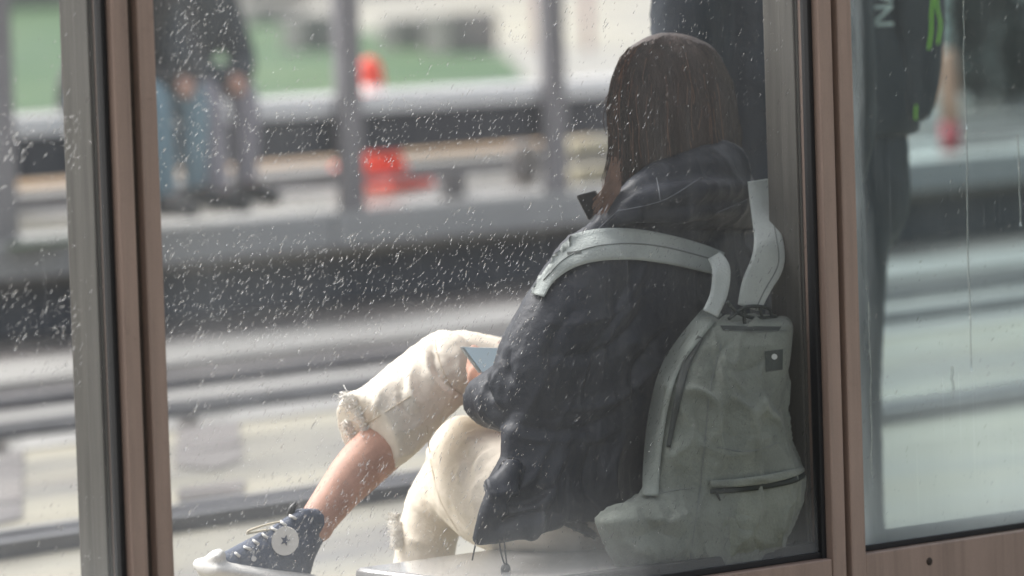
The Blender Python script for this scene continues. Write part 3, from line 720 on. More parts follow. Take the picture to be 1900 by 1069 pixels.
# hood / bunched collar behind the neck
outline_loft(jk, [(264, 1305, 1352, .37, .01, .03), (276, 1255, 1375, .36, .04, .07), (300, 1205, 1387, .35, .065, .10), (335, 1165, 1394, .35, .085, .12), (370, 1132, 1400, .36, .10, .12), (400, 1112, 1405, .37, .10, .12), (425, 1098, 1410, .40, .08, .1)], 30, 2.1)
# collar roll lines
tube(jk, [Q(1118, 405, .35), Q(1200, 372, .27), Q(1300, 352, .26), Q(1392, 352, .34)], [.020, .024, .024, .018], n=14)
tube(jk, [Q(1105, 418, .36), Q(1175, 398, .28), Q(1290, 392, .27), Q(1395, 378, .34)], [.014, .018, .020, .016], n=14)
# hem gathers
tube(jk, [Q(890, 1000, .32), Q(918, 935, .29), Q(950, 870, .30)], [.012, .024, .016], n=10)
tube(jk, [Q(886, 1004, .32), Q(950, 982, .28), Q(1035, 962, .28)], [.008, .020, .016], n=10)
tube(jk, [Q(1035, 962, .34), Q(1090, 985, .36), Q(1130, 992, .40), Q(1260, 985, .43)], [.010, .014, .014, .02], n=10)
gf = fold(8, .015, (UP * .8 + RT * .5), 2.6, 11, .0008)
JF = [(915, 920, 1005, 845, 8, .012), (925, 935, 1040, 870, 8, -.010), (920, 950, 1030, 895, 8, .012), (930, 860, 925, 940, 7, .01), (1060, 830, 1030, 960, 14, .012), (1100, 820, 1130, 960, 18, -.012), (1170, 800, 1160, 960, 18, .012),
      (1130, 440, 1390, 395, 8, -.008), (1010, 600, 1180, 520, 12, .008), (1000, 660, 1200, 560, 12, -.010), (1010, 760, 1240, 640, 12, .009), (905, 690, 925, 745, 7, -.012), (930, 680, 935, 760, 7, .012), (880, 720, 960, 800, 10, .008), (950, 640, 960, 720, 9, -.008),
      (1080, 560, 1030, 760, 10, -.010), (1200, 540, 1120, 720, 13, .010), (1250, 600, 1180, 780, 14, -.012), (1150, 600, 1080, 800, 12, .008), (940, 780, 1180, 730, 9, -.010), (940, 800, 1180, 770, 9, .008)]
# cut hem: keep everything above the wavy hem line by trimming after the fuse
jme = fuse(jk, .0055, 5, creases(gf, [(a, b, c, d, w_ * .8, h * 1.4) for a, b, c, d, w_, h in JF]))
jacket = put('jacket', jme, M['jacket'], woman, True); tJ = bvh(jme)
# draw cords at the hem
for path in (((884, 1003), (880, 1020), (876, 1040)), ((927, 990), (927, 1010), (932, 1036), (938, 1050)), ((934, 988), (936, 1010), (940, 1048))):
    b = wdepth(900, 1000) + .30
    wire([P(x, y, b) for x, y in path], .0018, n=10).build('hem_cord', M['black'], jacket, True)
mb = MB(); ellipsoid(mb, P(938, 1056, wdepth(938, 1056) + .27), (RT * .010, UP * .012, Fw * .009), 8); mb.build('cord_stopper', M['black'], jacket, True)
# black collar toggle at the front of the collar
tg = MB(); c0 = Q(1090, 382, .40)
tg.hexa([Q(1068, 362, .40), Q(1106, 352, .40), Q(1112, 388, .40), Q(1092, 410, .40), Q(1070, 364, .425), Q(1108, 354, .425), Q(1114, 390, .425), Q(1094, 410, .425)])
tg.build('collar_tab', M['black'], jacket, bevel=.004)
for path in (((1150, 388), (1115, 420), (1082, 452)), ((1218, 330), (1222, 350), (1225, 372)), ((1145, 392), (1230, 372), (1300, 330)), ((1330, 395), (1365, 380), (1394, 366))):
    pts = [onto(x, y, [tJ], .0008) for x, y in [tuple(c) for c in catmull(path, 12)]]; pts = [p for p in pts if p]
    if len(pts) > 3: wire(pts, .0010, n=len(pts)).build('seam', mat('jacket_seam', (.11, .12, .14), .6), jacket, True)

# hair: shell + strands
hr = MB()
hrow = [(61, 1225, 1262, .47, .008, .01), (68, 1197, 1290, .46, .035, .05), (82, 1172, 1318, .46, .065, .08), (108, 1150, 1340, .46, .09, .105), (150, 1134, 1358, .46, .11, .12), (200, 1128, 1367, .455, .12, .125), (250, 1130, 1374, .45, .12, .12),
        (300, 1134, 1378, .44, .11, .11), (340, 1136, 1376, .43, .10, .10), (375, 1140, 1330, .43, .07, .08)]
outline_loft(hr, hrow, 36, 2.0)
tube(hr, [Q(1150, 290, .44), Q(1140, 340, .42), Q(1120, 372, .40), Q(1104, 392, .39)], [.022, .020, .014, .004], n=12)
hf = fold(17, .0065, Vector((.1, 0, 1)), 4, 4, .0008, .5)
hme = fuse(hr, .006, 3, hf); hair = put('hair', hme, M['hair'], woman, True); tH = bvh(hme)
ha = np.array([(r[0], (r[1] + r[2]) / 2, (r[2] - r[1]) / 2) for r in hrow], float)
st1 = MB(); st2 = MB()
for i in range(2600):
    u = rnd.uniform(-1.0, 1.0); y0 = 64 + abs(rnd.gauss(0, 30)) + 25 * u * u; y1 = rnd.uniform(y0 + 60, 395)
    ph = rnd.uniform(0, 6.28); fly = 1 if rnd.random() < .08 else 0; pts = []; du = rnd.gauss(0, .03)
    for k in range(7):
        t = k / 6; y = y0 + (y1 - y0) * t
        mid = np.interp(y, ha[:, 0], ha[:, 1]); hw = np.interp(y, ha[:, 0], ha[:, 2])
        uu = (u + du * t) * .985; x = mid + uu * hw * (1 if abs(u) < .9 else rnd.uniform(.985, 1.03) + .03 * fly * t) + math.sin(ph + t * 4) * 1.0 + 13 * noise.noise(Vector((u * 3.2, y / 70, 3))) * t + 6 * noise.noise(Vector((u * 9, y / 30, 8)))
        if y > 300 and u < -.5: x -= (y - 300) * .30 * (-u - .5) * 2
        q = onto(x, y, [tH], rnd.uniform(.0005, .004) + fly * .006 * t)
        if q is None: q = P(x, y, wdepth(x, y) + .44)
        pts.append(q)
    mbx = st2 if (rnd.random() < (.35 if u < -.8 else (.10 if fly else .004))) else st1
    tube(mbx, pts, [.0003, .0006, .0006, .0006, .0006, .0005, .0003], n=8, seg=3, cap='none')
for i in range(90):     # light brown ends at the left lock
    x0 = rnd.uniform(1132, 1152); y0 = rnd.uniform(290, 340); x1 = rnd.uniform(1098, 1140); y1 = rnd.uniform(368, 400)
    pts = [Q(x0, y0, .33), Q((x0 + x1) / 2 + rnd.uniform(2, 10), (y0 + y1) / 2, .325), Q(x1, y1, .32)]
    tube(st2, pts, [.0009, .0011, .0005], n=7, seg=3, cap='none')
o = st1.build('hair_strands', M['hair'], hair); o['kind'] = 'stuff'
o = st2.build('hair_strands', M['hair2'], hair); o['kind'] = 'stuff'

# high-top shoe on the raised foot
shoe = MB()
soff = .80
def sq(x, y, o=.0): return Q(x, y, soff + o)
outline_loft(shoe, [(944, 552, 590, soff, .03, .03), (956, 536, 606, soff, .042, .042), (975, 508, 611, soff, .045, .045), (995, 470, 605, soff, .047, .047), (1012, 438, 597, soff - .01, .048, .048), (1030, 405, 588, soff - .015, .050, .048), (1046, 380, 582, soff - .02, .050, .046), (1066, 376, 578, soff - .02, .048, .044)], 36, 2.1)
sme = fuse(shoe, .004, 4, lambda p, n: .0006 * noise.noise(p * 90)); shoe_o = put('shoe', sme, M['canvas'], woman, True)
tS = bvh(sme); shoe_o['label'] = 'dark navy canvas high-top shoe with white sole and round star patch'
# thick white sole and toe cap
so = MB(); soles = []
pth = [(384, 1052), (440, 1060), (520, 1073), (584, 1084)]
for (x, y), hw in zip(pth, (.046, .058, .054, .048)):
    soles.append((sq(x, y, -.03), hw))
tube(so, [s_[0] for s_ in soles], [.017, .019, .019, .018], depthr=[h for _, h in soles], n=16, seg=20)
tube(so, [sq(398, 1040, -.025), sq(388, 1050, -.03)], [.018, .017], depthr=[.040, .044], n=4, seg=16)
sole = put('sole', fuse(so, .004, 3), M['white']); sole.parent = shoe_o
def child2(o, par, root):
    o.parent = par; o.matrix_parent_inverse = Matrix.Identity(4); return o
# round patch with a star
def disc_on(cx, cy, rx, ry, ang, trees, lift, thick, material, name, par, root, n=28, star=False, flat=False):
    pts = []; ns = 10 if star else n
    for k in range(ns):
        a = 2 * math.pi * k / ns; rr = (1 if (not star or k % 2 == 0) else .42)
        x = rx * rr * math.sin(a); y = -ry * rr * math.cos(a)
        X = cx + x * math.cos(ang) - y * math.sin(ang); Y = cy + x * math.sin(ang) + y * math.cos(ang); pts.append((X, Y))
    c = onto(cx, cy, trees, lift); dp = (c - CAM).dot(Fw)
    if flat:
        dp = min((onto(X, Y, trees, lift, c) - CAM).dot(Fw) for X, Y in pts); c = P(cx, cy, dp)
    ring = []
    for X, Y in pts:
        q = P(X, Y, dp) if flat else onto(X, Y, trees, lift, P(X, Y, dp)); d_ = (q - CAM).dot(Fw); d_ = min(max(d_, dp - .004), dp + .010); ring.append(P(X, Y, d_))
    mb = MB(); N = len(ring); mb.add([c] + ring + [c + Fw * thick] + [q + Fw * thick for q in ring],
        [(0, i + 1, (i + 1) % N + 1) for i in range(N)] + [(N + 1, N + 2 + (i + 1) % N, N + 2 + i) for i in range(N)] + [(i + 1, N + 2 + i, N + 2 + (i + 1) % N, (i + 1) % N + 1) for i in range(N)])
    o = mb.build(name, material); return child2(o, par, root)
disc_on(529, 1004, 25, 27, R(20), [tS], .002, .007, M['white'], 'ankle_patch', shoe_o, woman, flat=True)
patch = [o_ for o_ in shoe_o.children if o_.name.startswith('ankle_patch')][0]; tPa = bvh(patch.data)
disc_on(529, 1003, 9.5, 11, R(15), [tPa], .0015, .001, M['canvas'], 'star', shoe_o, woman, star=True)
disc_on(471, 1037, 5, 5, 0, [tS], .003, .002, M['white'], 'eyelet', shoe_o, woman, n=12)
# eyelets and laces along the front edge
for i in range(7):
    x = 545 - i * 17; y = 960 + i * 11.5
    p = onto(x + 6, y + 9, [tS], .002)
    if p:
        d_ = (p - CAM).dot(Fw)
        lm = wire([P(x - 7, y - 4, d_ + .03), P(x - 5, y - 2, d_), P(x + rnd.uniform(0, 5), y + rnd.uniform(1, 5), d_)], .0030, seg=7, n=8); child2(lm.build('lace', M['white'], None, True), shoe_o, woman)
for path in (((520, 968), (490, 975), (462, 985), (458, 992)), ((510, 982), (486, 985), (460, 990))):
    child2(wire([sq(x, y, -.02) for x, y in path], .0022, seg=6, n=14).build('lace', mat('lace_cream', (.62, .55, .42), .8), None, True), shoe_o, woman)
tbm = MB(); tube(tbm, [sq(548, 936, -.01), sq(541, 946, -.01), sq(538, 962, -.005)], [.005, .007, .006], n=8); child2(tbm.build('pull_tab', M['black'], None, True), shoe_o, woman)
# other shoe, on the floor
sh2 = MB(); fa = Vector((lank.x, lank.y, .09)); ft = fa + HD * .17; 
tube(sh2, [Vector((fa.x, fa.y, .17)), fa], [.045, .045], n=5); tube(sh2, [fa - HD * .03 - Vector((0, 0, .03)), fa + HD * .08 - Vector((0, 0, .03)), ft - Vector((0, 0, .045))], [.042, .04, .030], n=10)
put('shoe', fuse(sh2, .006, 3), M['canvas'], woman, True)
so2 = MB(); tube(so2, [Vector((fa.x, fa.y, .022)) - HD * .04, Vector((fa.x, fa.y, .022)) + HD * .08, Vector((ft.x, ft.y, .022))], [.042, .045, .036], depthr=[.02, .02, .02], n=8); put('sole', fuse(so2, .006, 2), M['white'], woman, True)

# phone
ph = empty('phone', Q(905, 665, .60), 'phone with grey-blue screen in a clear case, held on her knee', 'phone')
a0, b0, c0_, d0 = Q(857, 643, .60), Q(893, 692, .60), Q(975, 702, .63), Q(945, 646, .63)
nrm = (b0 - a0).cross(c0_ - a0).normalized(); nrm = nrm if nrm.dot(Fw) < 0 else -nrm
mb = MB(); mb.hexa([a0 - nrm * .008, b0 - nrm * .008, c0_ - nrm * .008, d0 - nrm * .008, a0, b0, c0_, d0]); mb.build('case', M['case'], ph, bevel=.002)
cen = (a0 + b0 + c0_ + d0) / 4; mb = MB(); q = [cen + (x - cen) * .93 + nrm * .0012 for x in (a0, b0, c0_, d0)]; mb.hexa([x - nrm * .001 for x in q] + q); mb.build('screen', M['screen'], ph)

# ---- backpack ------------------------------------------------------
bag = empty('backpack', Q(1310, 1040, .10), 'sage green canvas backpack hanging low from her shoulders against the glass', 'backpack')
bb_ = MB()
#        py    left  right  off  front back  offR  offL
brow = [(598, 1305, 1455, .12, .015, .02, .085, .15), (606, 1296, 1466, .12, .045, .05, .075, .16), (640, 1272, 1462, .12, .065, .07, .07, .16), (700, 1246, 1452, .12, .075, .08, .07, .17), (760, 1228, 1448, .12, .08, .09, .07, .17),
        (820, 1214, 1462, .12, .085, .09, .06, .17), (870, 1204, 1488, .12, .085, .09, .045, .17), (905, 1196, 1490, .12, .085, .09, .04, .17), (925, 1172, 1488, .12, .085, .088, .045, .16), (945, 1138, 1482, .12, .083, .085, .045, .15), (964, 1113, 1476, .12, .08, .08, .045, .14), (990, 1120, 1466, .12, .08, .08, .05, .14),
        (1020, 1130, 1440, .12, .075, .075, .06, .14), (1042, 1145, 1430, .12, .07, .07, .07, .14), (1056, 1170, 1400, .12, .055, .05, .08, .14), (1064, 1210, 1350, .12, .03, .03, .08, .14)]
outline_loft(bb_, brow, 40, 2.8)

# side gusset bulge and folds
BF = [(1345, 625, 1400, 740, 10, .008), (1350, 690, 1440, 640, 8, -.005), (1400, 700, 1450, 790, 9, .007), (1260, 700, 1300, 800, 9, .006), (1235, 820, 1290, 870, 9, .006), (1330, 780, 1440, 810, 8, .007), (1140, 960, 1220, 1030, 10, .007), (1180, 930, 1280, 1000, 9, -.006), (1290, 840, 1330, 760, 8, .006), (1330, 620, 1420, 780, 13, .009), (1370, 620, 1330, 720, 12, -.008), (1300, 720, 1330, 840, 16, -.008), (1270, 800, 1420, 830, 14, .006), (1325, 760, 1410, 820, 12, -.010), (1440, 720, 1400, 840, 14, .008), (1240, 850, 1290, 780, 12, .007),
      (1200, 960, 1290, 940, 12, .008), (1150, 1000, 1260, 930, 12, -.008), (1230, 1040, 1280, 960, 12, .007), (1345, 900, 1440, 1000, 16, -.006)]
bgf = fold(9, .028, UP + RT * -.4, 2.4, 21, .0008)
def bdisp(p, n, L=None): return creases(bgf, L or BF, .010)(p, n)
bgm = fuse(bb_, .005, 3, creases(bgf, [(a, b, c, d, w_, h * 1.5) for a, b, c, d, w_, h in BF], .018)); bago = put('bag_body', bgm, M['bag'], bag, True); tBag = bvh(bgm)
pk = MB()
outline_loft(pk, [(846, 1345, 1455, .09, .03, .05, .055, .11), (858, 1322, 1478, .09, .060, .06, .045, .105), (885, 1310, 1496, .085, .070, .06, .035, .105), (930, 1305, 1492, .085, .072, .06, .035, .105), (975, 1303, 1474, .085, .070, .06, .04, .105), (1010, 1302, 1452, .085, .062, .06, .045, .105), (1032, 1305, 1425, .085, .045, .05, .05, .105), (1042, 1315, 1390, .085, .02, .03, .06, .105)], 36, 2.6)
PF = [(1350, 925, 1430, 1010, 12, .010), (1345, 945, 1410, 1020, 11, -.010), (1310, 1035, 1345, 1000, 8, .008), (1360, 1010, 1420, 1018, 10, .006), (1330, 870, 1470, 868, 9, .006), (1320, 895, 1400, 870, 8, -.006)]
pkm = fuse(pk, .0045, 3, creases(bgf, [(a, b, c, d, w_, h * 1.3) for a, b, c, d, w_, h in PF], .013)); pocket = put('front_pocket', pkm, M['bag'], bag, True); tPk = bvh(pkm)
def onbag(x, y, l=.001): return onto(x, y, [tBag, tPk], l)
def line_on(path, r, name, material, par, root=None, trees=None, n=24, lift=.0006):
    pts = [onto(x, y, trees or [tBag, tPk], lift) for x, y in [tuple(c) for c in catmull(path, n)]]; pts = [p for p in pts if p]
    o = wire(pts, r, n=len(pts)).build(name, material, None, True)
    return child2(o, par, root) if root else o
# zip of the pocket with a shadow flap
zb = ribbon([(1318, 912), (1370, 908), (1430, 900), (1475, 890), (1496, 878)], [9, 11, 11, 11, 9], [tPk, tBag], .002, .004, n=24, m=4, dome=.001).build('zip', M['zip'], bag, True)
fl = ribbon([(1318, 898), (1370, 896), (1430, 888), (1475, 877), (1494, 868)], [12, 15, 16, 14, 10], [tPk, tBag], .007, .006, n=24, m=5, dome=.003).build('zip_flap', M['bag'], bag, True)
mb = MB(); tube(mb, [onbag(1328, 912, .006), onbag(1336, 928, .005)], [.003, .002], n=4, seg=6); mb.build('zip_pull', M['zip'], bag, True)
for path in (((1338, 640), (1318, 720), (1308, 820), (1296, 930), (1280, 1040)), ((1290, 905), (1240, 912), (1200, 925)), ((1345, 612), (1400, 616), (1462, 612)), ((1330, 830), (1390, 838), (1445, 822))):
    line_on(path, .0011, 'seam', M['strapd'], bago, bag)
# dark square label with white mark
def quad_on(pts, trees, lift, material, name, par, root, thick=.0015):
    grid = []; cc = onto(sum(p[0] for p in pts) / 4, sum(p[1] for p in pts) / 4 + 2, trees, lift) or onto(pts[3][0] + 4, pts[3][1] + 12, trees, lift); dc = (cc - CAM).dot(Fw)
    for i in range(6):
        row = []
        for j in range(6):
            u, v = i / 5, j / 5
            x = (1 - u) * ((1 - v) * pts[0][0] + v * pts[1][0]) + u * ((1 - v) * pts[3][0] + v * pts[2][0]); y = (1 - u) * ((1 - v) * pts[0][1] + v * pts[1][1]) + u * ((1 - v) * pts[3][1] + v * pts[2][1])
            q = onto(x, y, trees, lift, P(x, y, dc)); row.append(q if abs((q - CAM).dot(Fw) - dc) < .04 else P(x, y, dc))
        grid.append(row)
    return child2(sheet(grid, thick).build(name, material), par, root)
quad_on([(1419, 652), (1453, 648), (1452, 686), (1421, 690)], [tBag], .002, mat('label_patch', (.045, .055, .05), .8), 'label_patch', bago, bag)
disc_on(1437, 662, 5.5, 5.5, 0, [tBag], .0042, .001, mat('label_mark', (.5, .52, .5), .8), 'label_mark', bago, bag, n=10)
# open top: dark cords and opening
quad_on([(1336, 604), (1450, 606), (1445, 614), (1342, 613)], [tBag], .002, M['zip'], 'bag_opening', bago, bag)
for path in (((1350, 560), (1368, 580), (1400, 590), (1440, 588)), ((1380, 575), (1382, 600), (1390, 612)), ((1410, 570), (1416, 592), (1428, 610)), ((1352, 592), (1385, 570), (1425, 572), (1432, 590))):
    wire([Q(x, y, .09) for x, y in path], .0035, seg=6, n=16).build('draw_cord', M['zip'], bag, True)
mb = MB(); outline_loft(mb, [(584, 1345, 1440, .15, .01, .02, .12, .17), (600, 1325, 1455, .15, .04, .04, .12, .17), (625, 1325, 1455, .15, .04, .04, .12, .17)], 24); mb.build('bag_neck', M['bag'], bag, True)
# shoulder straps
t_all = [tJ, tBag]
ls = ribbon([(998, 548), (1012, 508), (1048, 474), (1100, 456), (1170, 453), (1240, 463), (1300, 478), (1338, 490)], [24, 44, 56, 60, 58, 54, 50, 44], [tJ], .012, .011, n=44, m=9, dome=.005)
lso = ls.build('shoulder_strap', M['strap'], bag, True); lsm = bvh(lso.data)
line_on(((1008, 520), (1048, 480), (1100, 458), (1170, 452), (1240, 460), (1325, 482)), .0014, 'strap_seam', M['strapd'], lso, bag, [lsm], 30)
quad_on([(1052, 468), (1078, 464), (1079, 469), (1053, 473)], [lsm], .002, M['zip'], 'strap_stitch', lso, bag)
ribbon([(1325, 474), (1338, 500), (1334, 545), (1318, 582)], [26, 34, 32, 30], offs=[.17, .14, .12, .10], thick=.006, n=24, m=5, dome=.003).build('strap_webbing', M['strap'], bag, True)
o = ribbon([(1328, 572), (1290, 615), (1245, 680), (1222, 760), (1210, 850), (1207, 920)], [34, 34, 34, 34, 32, 30], [tBag, tJ], .009, .006, n=36, m=5, dome=.003).build('side_webbing', mat('side_webbing', (.22, .245, .22), .85, bump=.5, bscale=240, var=.12, vscale=14, grain=.14, gscale=800), bag, True)
ribbon([(1300, 625), (1272, 680), (1258, 740), (1240, 830)], [12, 16, 14, 8], [tBag, tJ], .004, .004, n=24, m=4, dome=.001).build('webbing_shadow_gap', M['zip'], bag, True)
# right shoulder strap: top pad over the shoulder, hanging fold down to the bag
rs = ribbon([(1408, 334), (1412, 362), (1416, 402), (1426, 448), (1424, 488), (1404, 530), (1390, 572)], [42, 44, 42, 54, 62, 56, 44], offs=[.25, .23, .19, .12, .105, .10, .10], thick=.009, n=34, m=9, dome=.005).build('strap_pad', M['strap'], bag, True)
trs = bvh(rs.data)
line_on(((1430, 385), (1440, 440), (1444, 490), (1418, 540), (1402, 575)), .0013, 'strap_seam', M['strapd'], rs, bag, [trs], 24)

# ---- other people --------------------------------------------------
def figure(origin, heading, J, cols, label, group=None, thick=1.0, vox=.016):
    """J: joints in metres (right, forward, up) -> clothed person"""
    f = Vector((math.cos(heading), math.sin(heading), 0)); r = Vector((f.y, -f.x, 0))
    def X(n): a = J[n]; return origin + r * a[0] + f * a[1] + Vector((0, 0, a[2]))
    root = empty('person', origin, label, 'person', group)
    bd = MB(); hc = X('head')
    ellipsoid(bd, hc, (f * .095, r * .075, Vector((0, 0, .115))), 10); ellipsoid(bd, hc + f * .05 - Vector((0, 0, .06)), (f * .045, r * .045, Vector((0, 0, .05))), 8)
    tube(bd, [hc + f * .09, hc + f * .11 - Vector((0, 0, .025))], [.01, .014], n=3, seg=8)
    tube(bd, [hc - Vector((0, 0, .08)), X('neck')], [.055, .06], n=4)
    tube(bd, [X('neck'), X('chest'), X('hip')], [.10, .15, .14], depthr=[.08, .10, .11], n=8)
    jk, tr_ = MB(), MB()
    t = thick
    tube(jk, [X('neck') - Vector((0, 0, .01)), X('chest'), (X('chest') + X('hip')) / 2, X('hip') - Vector((0, 0, J.get('hem', .06)))], [.11 * t, .19 * t, .19 * t, .20 * t], depthr=[.09 * t, .14 * t, .15 * t, .16 * t], n=12)
    tube(jk, [X('neck') + Vector((0, 0, .03)), X('neck') - Vector((0, 0, .05))], [.085, .10], n=4)
    for s_ in 'lr':
        tube(bd, [X('neck'), X(s_ + 'sh')], [.06, .05], n=4)
        tube(bd, [X(s_ + 'sh'), X(s_ + 'el'), X(s_ + 'wr')], [.048, .038, .028], n=8)
        tube(jk, [X('neck'), X(s_ + 'sh')], [.08, .075 * t], n=5); tube(jk, [X(s_ + 'sh'), X(s_ + 'el'), X(s_ + 'wr')], [.075 * t, .065 * t, .048 * t], n=12)
        d_ = (X(s_ + 'wr') - X(s_ + 'el')).normalized(); sd_ = d_.cross(Vector((0, 0, 1))).normalized()
        hand(bd, X(s_ + 'wr'), X(s_ + 'wr') + d_ * .08, None, (d_.cross(sd_)).normalized(), sd_, 1 if s_ == 'l' else -1)
        tube(bd, [X(s_ + 'hip'), X(s_ + 'kn'), X(s_ + 'an')], [.075, .052, .036], n=10)
        tube(tr_, [X('hip') + Vector((0, 0, .16 if J['hip'][2] > .5 else 0)), X('hip'), X(s_ + 'hip')], [.15, .15, .11], depthr=[.12, .13, .11], n=8); tube(tr_, [X(s_ + 'hip'), X(s_ + 'kn'), X(s_ + 'an') + Vector((0, 0, .03))], [.095, .068, .050], n=14)
        toe = X(s_ + 'an') + f * .17 - Vector((0, 0, .05))
        tube(bd, [X(s_ + 'an'), toe], [.034, .025], n=4)
        sh = MB(); tube(sh, [X(s_ + 'an') - f * .03 - Vector((0, 0, .03)), X(s_ + 'an') + f * .07 - Vector((0, 0, .03)), toe], [.044, .044, .034], n=8)
        tube(sh, [X(s_ + 'an') + Vector((0, 0, .01)), X(s_ + 'an') - Vector((0, 0, .04))], [.042, .044], n=4)
        put('shoe', fuse(sh, .012, 2), cols[2], root, True)
    put('body', fuse(bd, .008, 1), M['skin'], root, True)
    jm = put('jacket', fuse(jk, vox, 3, fold(8, .012, Vector((0, 0, 1)), 1.5, 2)), cols[0], root, True)
    put('trousers', fuse(tr_, vox * .7, 3, fold(9, .008, Vector((0, 0, 1)), 2, 5)), cols[1], root, True)
    hb = MB(); ellipsoid(hb, hc - f * .02 + Vector((0, 0, .025)), (f * .10, r * .09, Vector((0, 0, .115))), 10); ellipsoid(hb, hc - f * .05 - Vector((0, 0, .06)), (f * .06, r * .075, Vector((0, 0, .09))), 8)
    put('hair', fuse(hb, .012, 2), M['hair'], root, True)
    return root, jm
# two people seated on the wet rail
hd_seat = math.atan2(-BN.y, -BN.x)
def seated(px, py_knee, hgt, ank_dx, cols, label, lean=0.0):
    s_, z_ = TV(px, py_knee, TB); o = bp(s_, TB + .02, zt0 + .03)
    # local: right = r (their right), forward = towards the camera side of the rail
    J = dict(hip=(0, 0, .10), lhip=(-.09, .03, .09), rhip=(.09, .03, .09), lkn=(-.09, .42, .12), rkn=(.13, .42, .12), lan=(-.10 + ank_dx, .40, -.30), ran=(.12 + ank_dx * 1.2, .44, -.32),
             chest=(0, .16, .38), neck=(0, .30, .56), head=(0, .40, .72), lsh=(-.16, .26, .50), rsh=(.16, .26, .50), lel=(-.19, .34, .24), rel=(.19, .34, .24), lwr=(-.05, .46, .17), rwr=(.05, .46, .17), hem=.02)
    return figure(o, hd_seat + lean, J, cols, label)
seated(292, 166, 0, -.03, (M['bjacket'], M['greytr'], M['black']), 'seated person in dark jacket and grey trousers, hands clasped, on wet rail')
seated(196, 172, 0, -.03, (M['black'], M['denim'], M['black']), 'seated person in black with pale blue jeans, partly behind the left mullion')
# standing people inside the shelter, beyond the bench
STJ = dict(hip=(0, 0, .92), lhip=(-.09, 0, .90), rhip=(.09, 0, .90), lkn=(-.09, .03, .50), rkn=(.10, .05, .50), lan=(-.10, -.01, .085), ran=(.12, .02, .085),
           chest=(0, 0, 1.28), neck=(0, .01, 1.48), head=(0, .04, 1.66), lsh=(-.19, 0, 1.42), rsh=(.19, 0, 1.42), lel=(-.21, .02, 1.14), rel=(.21, .02, 1.14), lwr=(-.13, .22, 1.06), rwr=(.13, .22, 1.06), hem=.20)
STH = dict(STJ, lel=(-.22, 0, 1.14), rel=(.22, 0, 1.14), lwr=(-.22, .06, .88), rwr=(.22, .06, .88), hem=.25)
STH = {k: (tuple(c * 1.09 for c in v) if isinstance(v, tuple) else v) for k, v in STH.items()}
STK = dict(STJ, hem=-.22, lhip=(-.05, 0, .90), rhip=(.05, 0, .90), lkn=(-.06, .0, .50), rkn=(.05, .02, .50), lsh=(-.15, 0, 1.42), rsh=(.15, 0, 1.42), lel=(-.17, .02, 1.17), rel=(.17, .02, 1.17))
g1 = G(1345, 1500, 0)
pd = P(1428, 500, 11.0); pd.z = 0
figure(pd, math.atan2(WN.y, WN.x) , STH, (M['coat'], M['coat'], M['black']), 'standing person in a long navy coat directly behind the seated woman', thick=1.08)
pe = P(1578, 500, 12.4); pe.z = 0
root_e, jm_e = figure(pe, math.pi, STK, (M['coat'], M['coat'], M['black']), 'standing person in dark clothes with white lettering and neon cords, right pane', thick=.92)
tE = bvh(jm_e.data)
# lettering on the back of the jacket, reading upwards
tcv = bpy.data.curves.new('letters', 'FONT'); tcv.body = 'NA'; tcv.size = .076; tcv.extrude = .001; tcv.align_x = 'LEFT'; tcv.align_y = 'CENTER'; tcv.offset = .0006
to = bpy.data.objects.new('t', tcv); COL.objects.link(to); bpy.context.view_layer.update()
tm = bpy.data.meshes.new_from_object(to.evaluated_get(bpy.context.evaluated_depsgraph_get())); bpy.data.objects.remove(to)
org = onto(1640, 52, [tE], .05, P(1640, 52, 12.2)); up_ = (UP - RT * .05).normalized(); rt_ = (-RT - UP * .05).normalized()
tm.transform(Matrix(((up_.x, rt_.x, -Fw.x, org.x), (up_.y, rt_.y, -Fw.y, org.y), (up_.z, rt_.z, -Fw.z, org.z), (0, 0, 0, 1))))
lt = put('lettering', tm, M['letter']); child2(lt, jm_e, root_e)
dE = 12.2
for path in (((1735, -40), (1729, 20), (1728, 60), (1723, 92)), ((1738, -40), (1739, 10), (1745, 45), (1740, 82)), ((1700, 195), (1699, 210), (1699, 222))):
    child2(wire([P(x, y, dE) for x, y in path], .0028, seg=6, n=14).build('neon_cord', M['neon'], None, True), jm_e, root_e)
# shoulder bag at this person's side: dark mass right of the jacket
sbm = MB(); outline = [(-40, 1650, 1748), (40, 1650, 1752), (120, 1655, 1748), (190, 1660, 1738), (222, 1670, 1725)]
rowsb = []
for py, l, r_ in outline: rowsb.append((py, l, r_, 12.35))
rings = []
for py, l, r_, d_ in rowsb:
    c = P((l + r_) / 2, py, d_); a = RT * ((r_ - l) / 2 * d_ / FPX); rings.append([c + a * math.copysign(abs(math.cos(t)) ** .7, math.cos(t)) + Fw * .07 * math.copysign(abs(math.sin(t)) ** .7, math.sin(t)) for t in np.linspace(0, 2 * math.pi, 25)[:-1]])
vs_ = [v for r_ in rings for v in r_]; fs = [(i * 24 + k, (i + 1) * 24 + k, (i + 1) * 24 + (k + 1) % 24, i * 24 + (k + 1) % 24) for i in range(len(rings) - 1) for k in range(24)]
fs += [tuple(range(24)), tuple(reversed(range((len(rings) - 1) * 24, len(rings) * 24)))]
sbm.add(vs_, fs)
tag(put('shoulder_bag', fuse(sbm, .008, 3, fold(12, .006, UP, 1.5, 9)), M['coat'], None, True), 'dark shoulder bag hanging at the side of the standing person in the right pane', 'bag')

